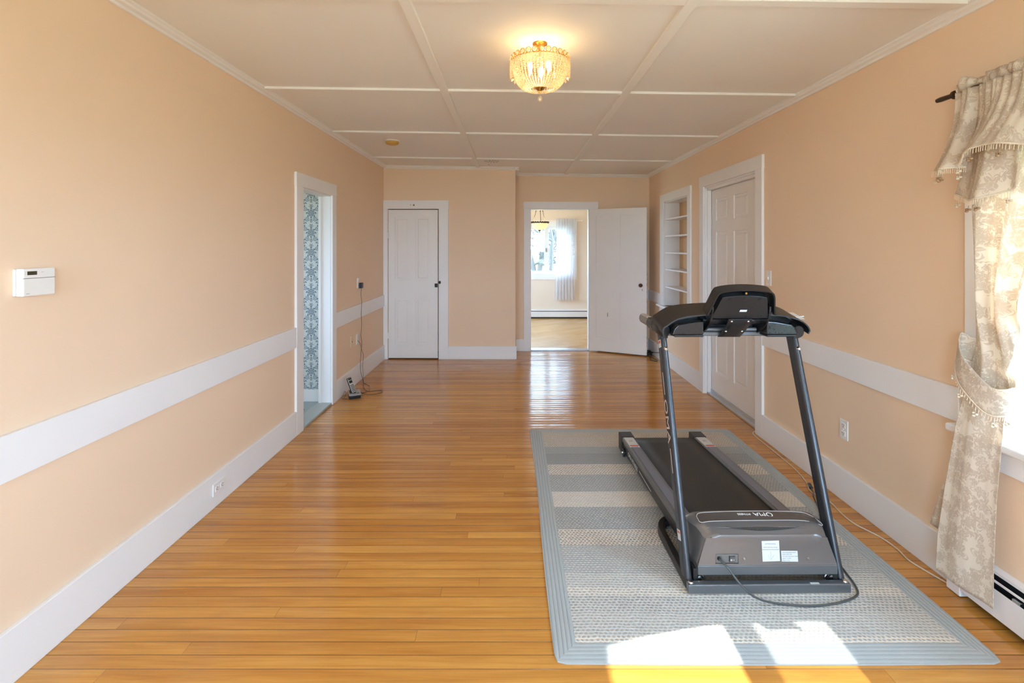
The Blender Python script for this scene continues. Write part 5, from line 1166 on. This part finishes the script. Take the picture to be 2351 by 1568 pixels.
# z, far edge d, near edge d, x centre, fold depth
CT = [(2.165, 2.000, 1.28, 1.864, 0.016), (2.122, 2.000, 1.28, 1.863, 0.012), (2.00, 1.995, 1.44, 1.862, 0.020), (1.69, 1.985, 1.645, 1.862, 0.024), (1.49, 1.978, 1.715, 1.864, 0.022), (1.20, 1.968, 1.795, 1.866, 0.018), (1.07, 1.962, 1.805, 1.868, 0.013), (1.00, 1.968, 1.820, 1.862, 0.012), (0.80, 1.992, 1.845, 1.850, 0.013), (0.50, 2.035, 1.860, 1.838, 0.013), (0.25, 2.068, 1.865, 1.832, 0.012), (0.09, 2.072, 1.862, 1.828, 0.011)]
def drape(u, v):
    z = 2.165 + (0.095-2.165)*v
    f, n, xc, am = interp(CT, z)
    y = f + (n-f)*u
    fq = 1.35 + 1.25*min(1, max(0, (z-0.95)/0.35)); lo_ = min(1, max(0, (z-0.75)/0.35)); am = am*(0.45+0.55*lo_); fold = (1-lo_)*0.040*(u-0.55) + am*(math.sin(u*2*math.pi*fq+1.0) + 0.22*lo_*math.sin(u*2*math.pi*(fq*2.3)+z*2) + 0.06*math.sin(u*2*math.pi*(fq*4.7)+z*5) + (0.9*max(0, (u-0.80)/0.20) if z < 1.0 else 0))
    x = xc + fold*(1.0 if z < 2.13 else 1.3)
    if z < 0.2: z += 0.03*(u-0.3)*-1*(0.2-z)/0.1*0.5
    if z > 2.13: x += 0.006*math.sin(u*70)
    x = min(x, 1.878) if z < 0.21 else min(x, 1.905)
    return (x, y, z)
m = MB(); m.grid(drape, 90, 130); DR = m.build('drape', M['damask'], cu, smooth=180, solid=0.0015)
# flap of the back lining at the lower far edge
m = MB(); m.grid(lambda u, v: (1.850-0.010*u+0.012*math.sin(u*3), 2.052+0.075*u*(0.25+0.75*v)+0.01*v, 0.47-0.24*v+0.03*u*v), 8, 10); m.build('turned_hem', M['damask'], cu, smooth=180, solid=0.0015)
# ruffle on the rod
def ruff(u, v):
    a = v*2*math.pi; r = 0.020+0.008*math.sin(u*44)+0.005*math.sin(u*17+2)
    return (CXp+r*math.cos(a)*0.9+0.004*math.sin(u*150), 2.012-0.75*u, RODZ+0.016+0.008*math.sin(u*31)+0.007*abs(math.sin(u*62))+r*math.sin(a)*1.0)
m = MB(); m.grid(ruff, 220, 12); m.build('rod_pocket_ruffle', M['damask'], cu, smooth=180)
# valance: flared swags with a scalloped hem
def val(u, v, y0, y1, zt, zb, out, nf, ph, scal):
    y = y0 + (y1-y0)*u
    hem = zb + scal*math.sin(u*math.pi)
    z = zt + (hem-zt)*v
    fl = out*v*v*0.9
    gat = (1-v)**1.5; return (CXp-0.022-fl+0.020*(0.4+v)*math.sin(u*2*math.pi*nf+ph)+(0.004*gat+0.0015)*math.sin(y*190+ph)+0.007*v*math.sin(y*60+ph), y+0.055*v*v*(1-u)*1.0, z)
sw = [(2.010, 1.925, RODZ-0.002, 1.800, 0.070, 1.1, 0.3, 0.00), (1.950, 1.770, RODZ, 1.700, 0.030, 1.0, 1.2, -0.035), (1.890, 1.62, RODZ, 1.810, 0.085, 0.8, 2.6, 0.050), (1.62, 1.30, RODZ, 1.96, 0.040, 1.6, 0.4, -0.02)]
for k_, (y0, y1, zt, zb, out, nf, ph, sc_) in enumerate(sw):
    f = lambda u, v: val(u, v, y0, y1, zt, zb, out, nf, ph, sc_)
    m = MB(); m.grid(f, 64, 24); vl = m.build('valance_swag', M['damask'], cu, smooth=180, solid=0.0015)
    m = MB(); edge = [Vector(f(i/40, 1.0)) for i in range(41)]
    m.tube(edge, 0.0035, 6)
    for p in edge[::1]:
        m.tube([p, p+Vector((-0.002, 0, -0.010)), p+Vector((-0.001, 0.002, -0.022))], 0.0013, 4)
    m.build('fringe', M['fringe'], vl, smooth=60)
    for i in (3, 14, 26, 37):
        p = edge[i]; m = MB(); m.cyl(tuple(p), tuple(p+Vector((-0.003, 0, -0.034))), 0.0011, 5)
        for dx, dy, dz_ in ((-0.004, 0.006, -0.038), (-0.004, -0.006, -0.040), (-0.010, 0.0, -0.046)): m.sphere(tuple(p+Vector((dx, dy, dz_))), 0.0062, 8, 6, (1, 1, 0.8))
        m.build('tassel', M['fringe'] if i % 2 else M['tassel_brown'], vl, smooth=60)
# tieback band
def tie(u, v):
    a = u*2*math.pi; y = 1.893+0.102*math.cos(a)*(1.0); x = 1.852+0.050*math.sin(a)
    z = 1.045 + 0.085*math.cos(a) - 0.105*v + 0.05*(math.sin(a) < 0)*-abs(math.sin(a)) - 0.004*math.sin(a*5)
    return (x*1.0 - 0.010*v*max(0, -math.sin(a)), y+0.012*v, z)
m = MB(); m.grid(tie, 48, 8); TB_ = m.build('tieback', M['damask'], cu, smooth=180, solid=0.002)
m = MB(); edge = [Vector(tie(i/60, 1.0)) for i in range(61)]; m.tube(edge, 0.0035, 6)
for p in edge: m.tube([p, p+Vector((-0.004, 0, -0.018))], 0.0014, 4)
m.build('fringe', M['fringe'], TB_, smooth=60)
for i in (30, 36, 42, 48, 54):
    p = edge[i]; m = MB(); m.cyl(tuple(p), tuple(p+Vector((-0.004, 0, -0.026))), 0.0011, 5)
    for dx, dy, dz_ in ((-0.005, 0.006, -0.030), (-0.005, -0.006, -0.032), (-0.011, 0, -0.038)): m.sphere(tuple(p+Vector((dx, dy, dz_))), 0.006, 8, 6, (1, 1, 0.8))
    m.build('tassel', M['fringe'], TB_, smooth=60)
m = MB(); m.tube(smooth_path([(1.952, 1.80, 0.7235), (1.960, 1.775, 0.728), (1.948, 1.755, 0.724), (1.955, 1.735, 0.7235)], 6), 0.002, 6); m.box(1.944, 1.960, 1.785, 1.80, 0.7205, 0.725)
tag(m.build('cord_end', M['plate']), 'small white hook lying on the right window sill', 'hook')

# ------------------------------------------------------------------ outdoors
m = MB(); m.box(-60, 60, -60, 60, -0.62, -0.55); struct(m.build('ground', M['grass']))
def tree(x, y, h, r, seed, label):
    rnd = random.Random(seed); root = empty('bare_tree', (x, y, -0.55)); tag(root, label, 'tree', 'bare trees outside the back room window')
    tr = MB(); br = MB()
    def grow(m, p, d, L, rr, depth):
        n = 5 if depth < 3 else 3; P = [p]; q = p.copy(); dd = d.copy()
        for i in range(n):
            dd = (dd + Vector((rnd.uniform(-1, 1), rnd.uniform(-1, 1), rnd.uniform(-0.35, 0.6)))*0.20).normalized(); q = q + dd*L/n; P.append(q.copy())
        m.tube(P, [rr*(1-0.6*i/n) for i in range(n+1)], 6 if depth < 2 else 4)
        if depth < 5:
            for k in range(5 if depth == 0 else 4 if depth < 3 else 3):
                i = rnd.randint(1 if depth == 0 else 1, n); ax = Vector((rnd.uniform(-1, 1), rnd.uniform(-0.6, 0.6), rnd.uniform(-0.3, 0.8))).normalized()
                grow(br, P[i], (dd*0.5+ax).normalized(), L*rnd.uniform(0.42, 0.66), rr*rnd.uniform(0.34, 0.5), depth+1)
    for k in range(2):
        grow(tr, Vector((x+0.2*k, y, -0.55)), Vector((rnd.uniform(-0.35, 0.35), 0, 1)).normalized(), h*0.5, r, 0)
    tr.build('trunk', M['bark'], root, smooth=60); br.build('branches', M['bark'], root, smooth=60)
tree(0.75, 15.0, 7.5, 0.085, 5, 'bare leaning tree outside the left pane of the back room window')
tree(2.1, 20.5, 8.5, 0.12, 8, 'bare forked tree outside the right pane of the back room window')
tree(1.3, 28.0, 10.0, 0.18, 21, 'taller bare tree farthest behind the back room window')
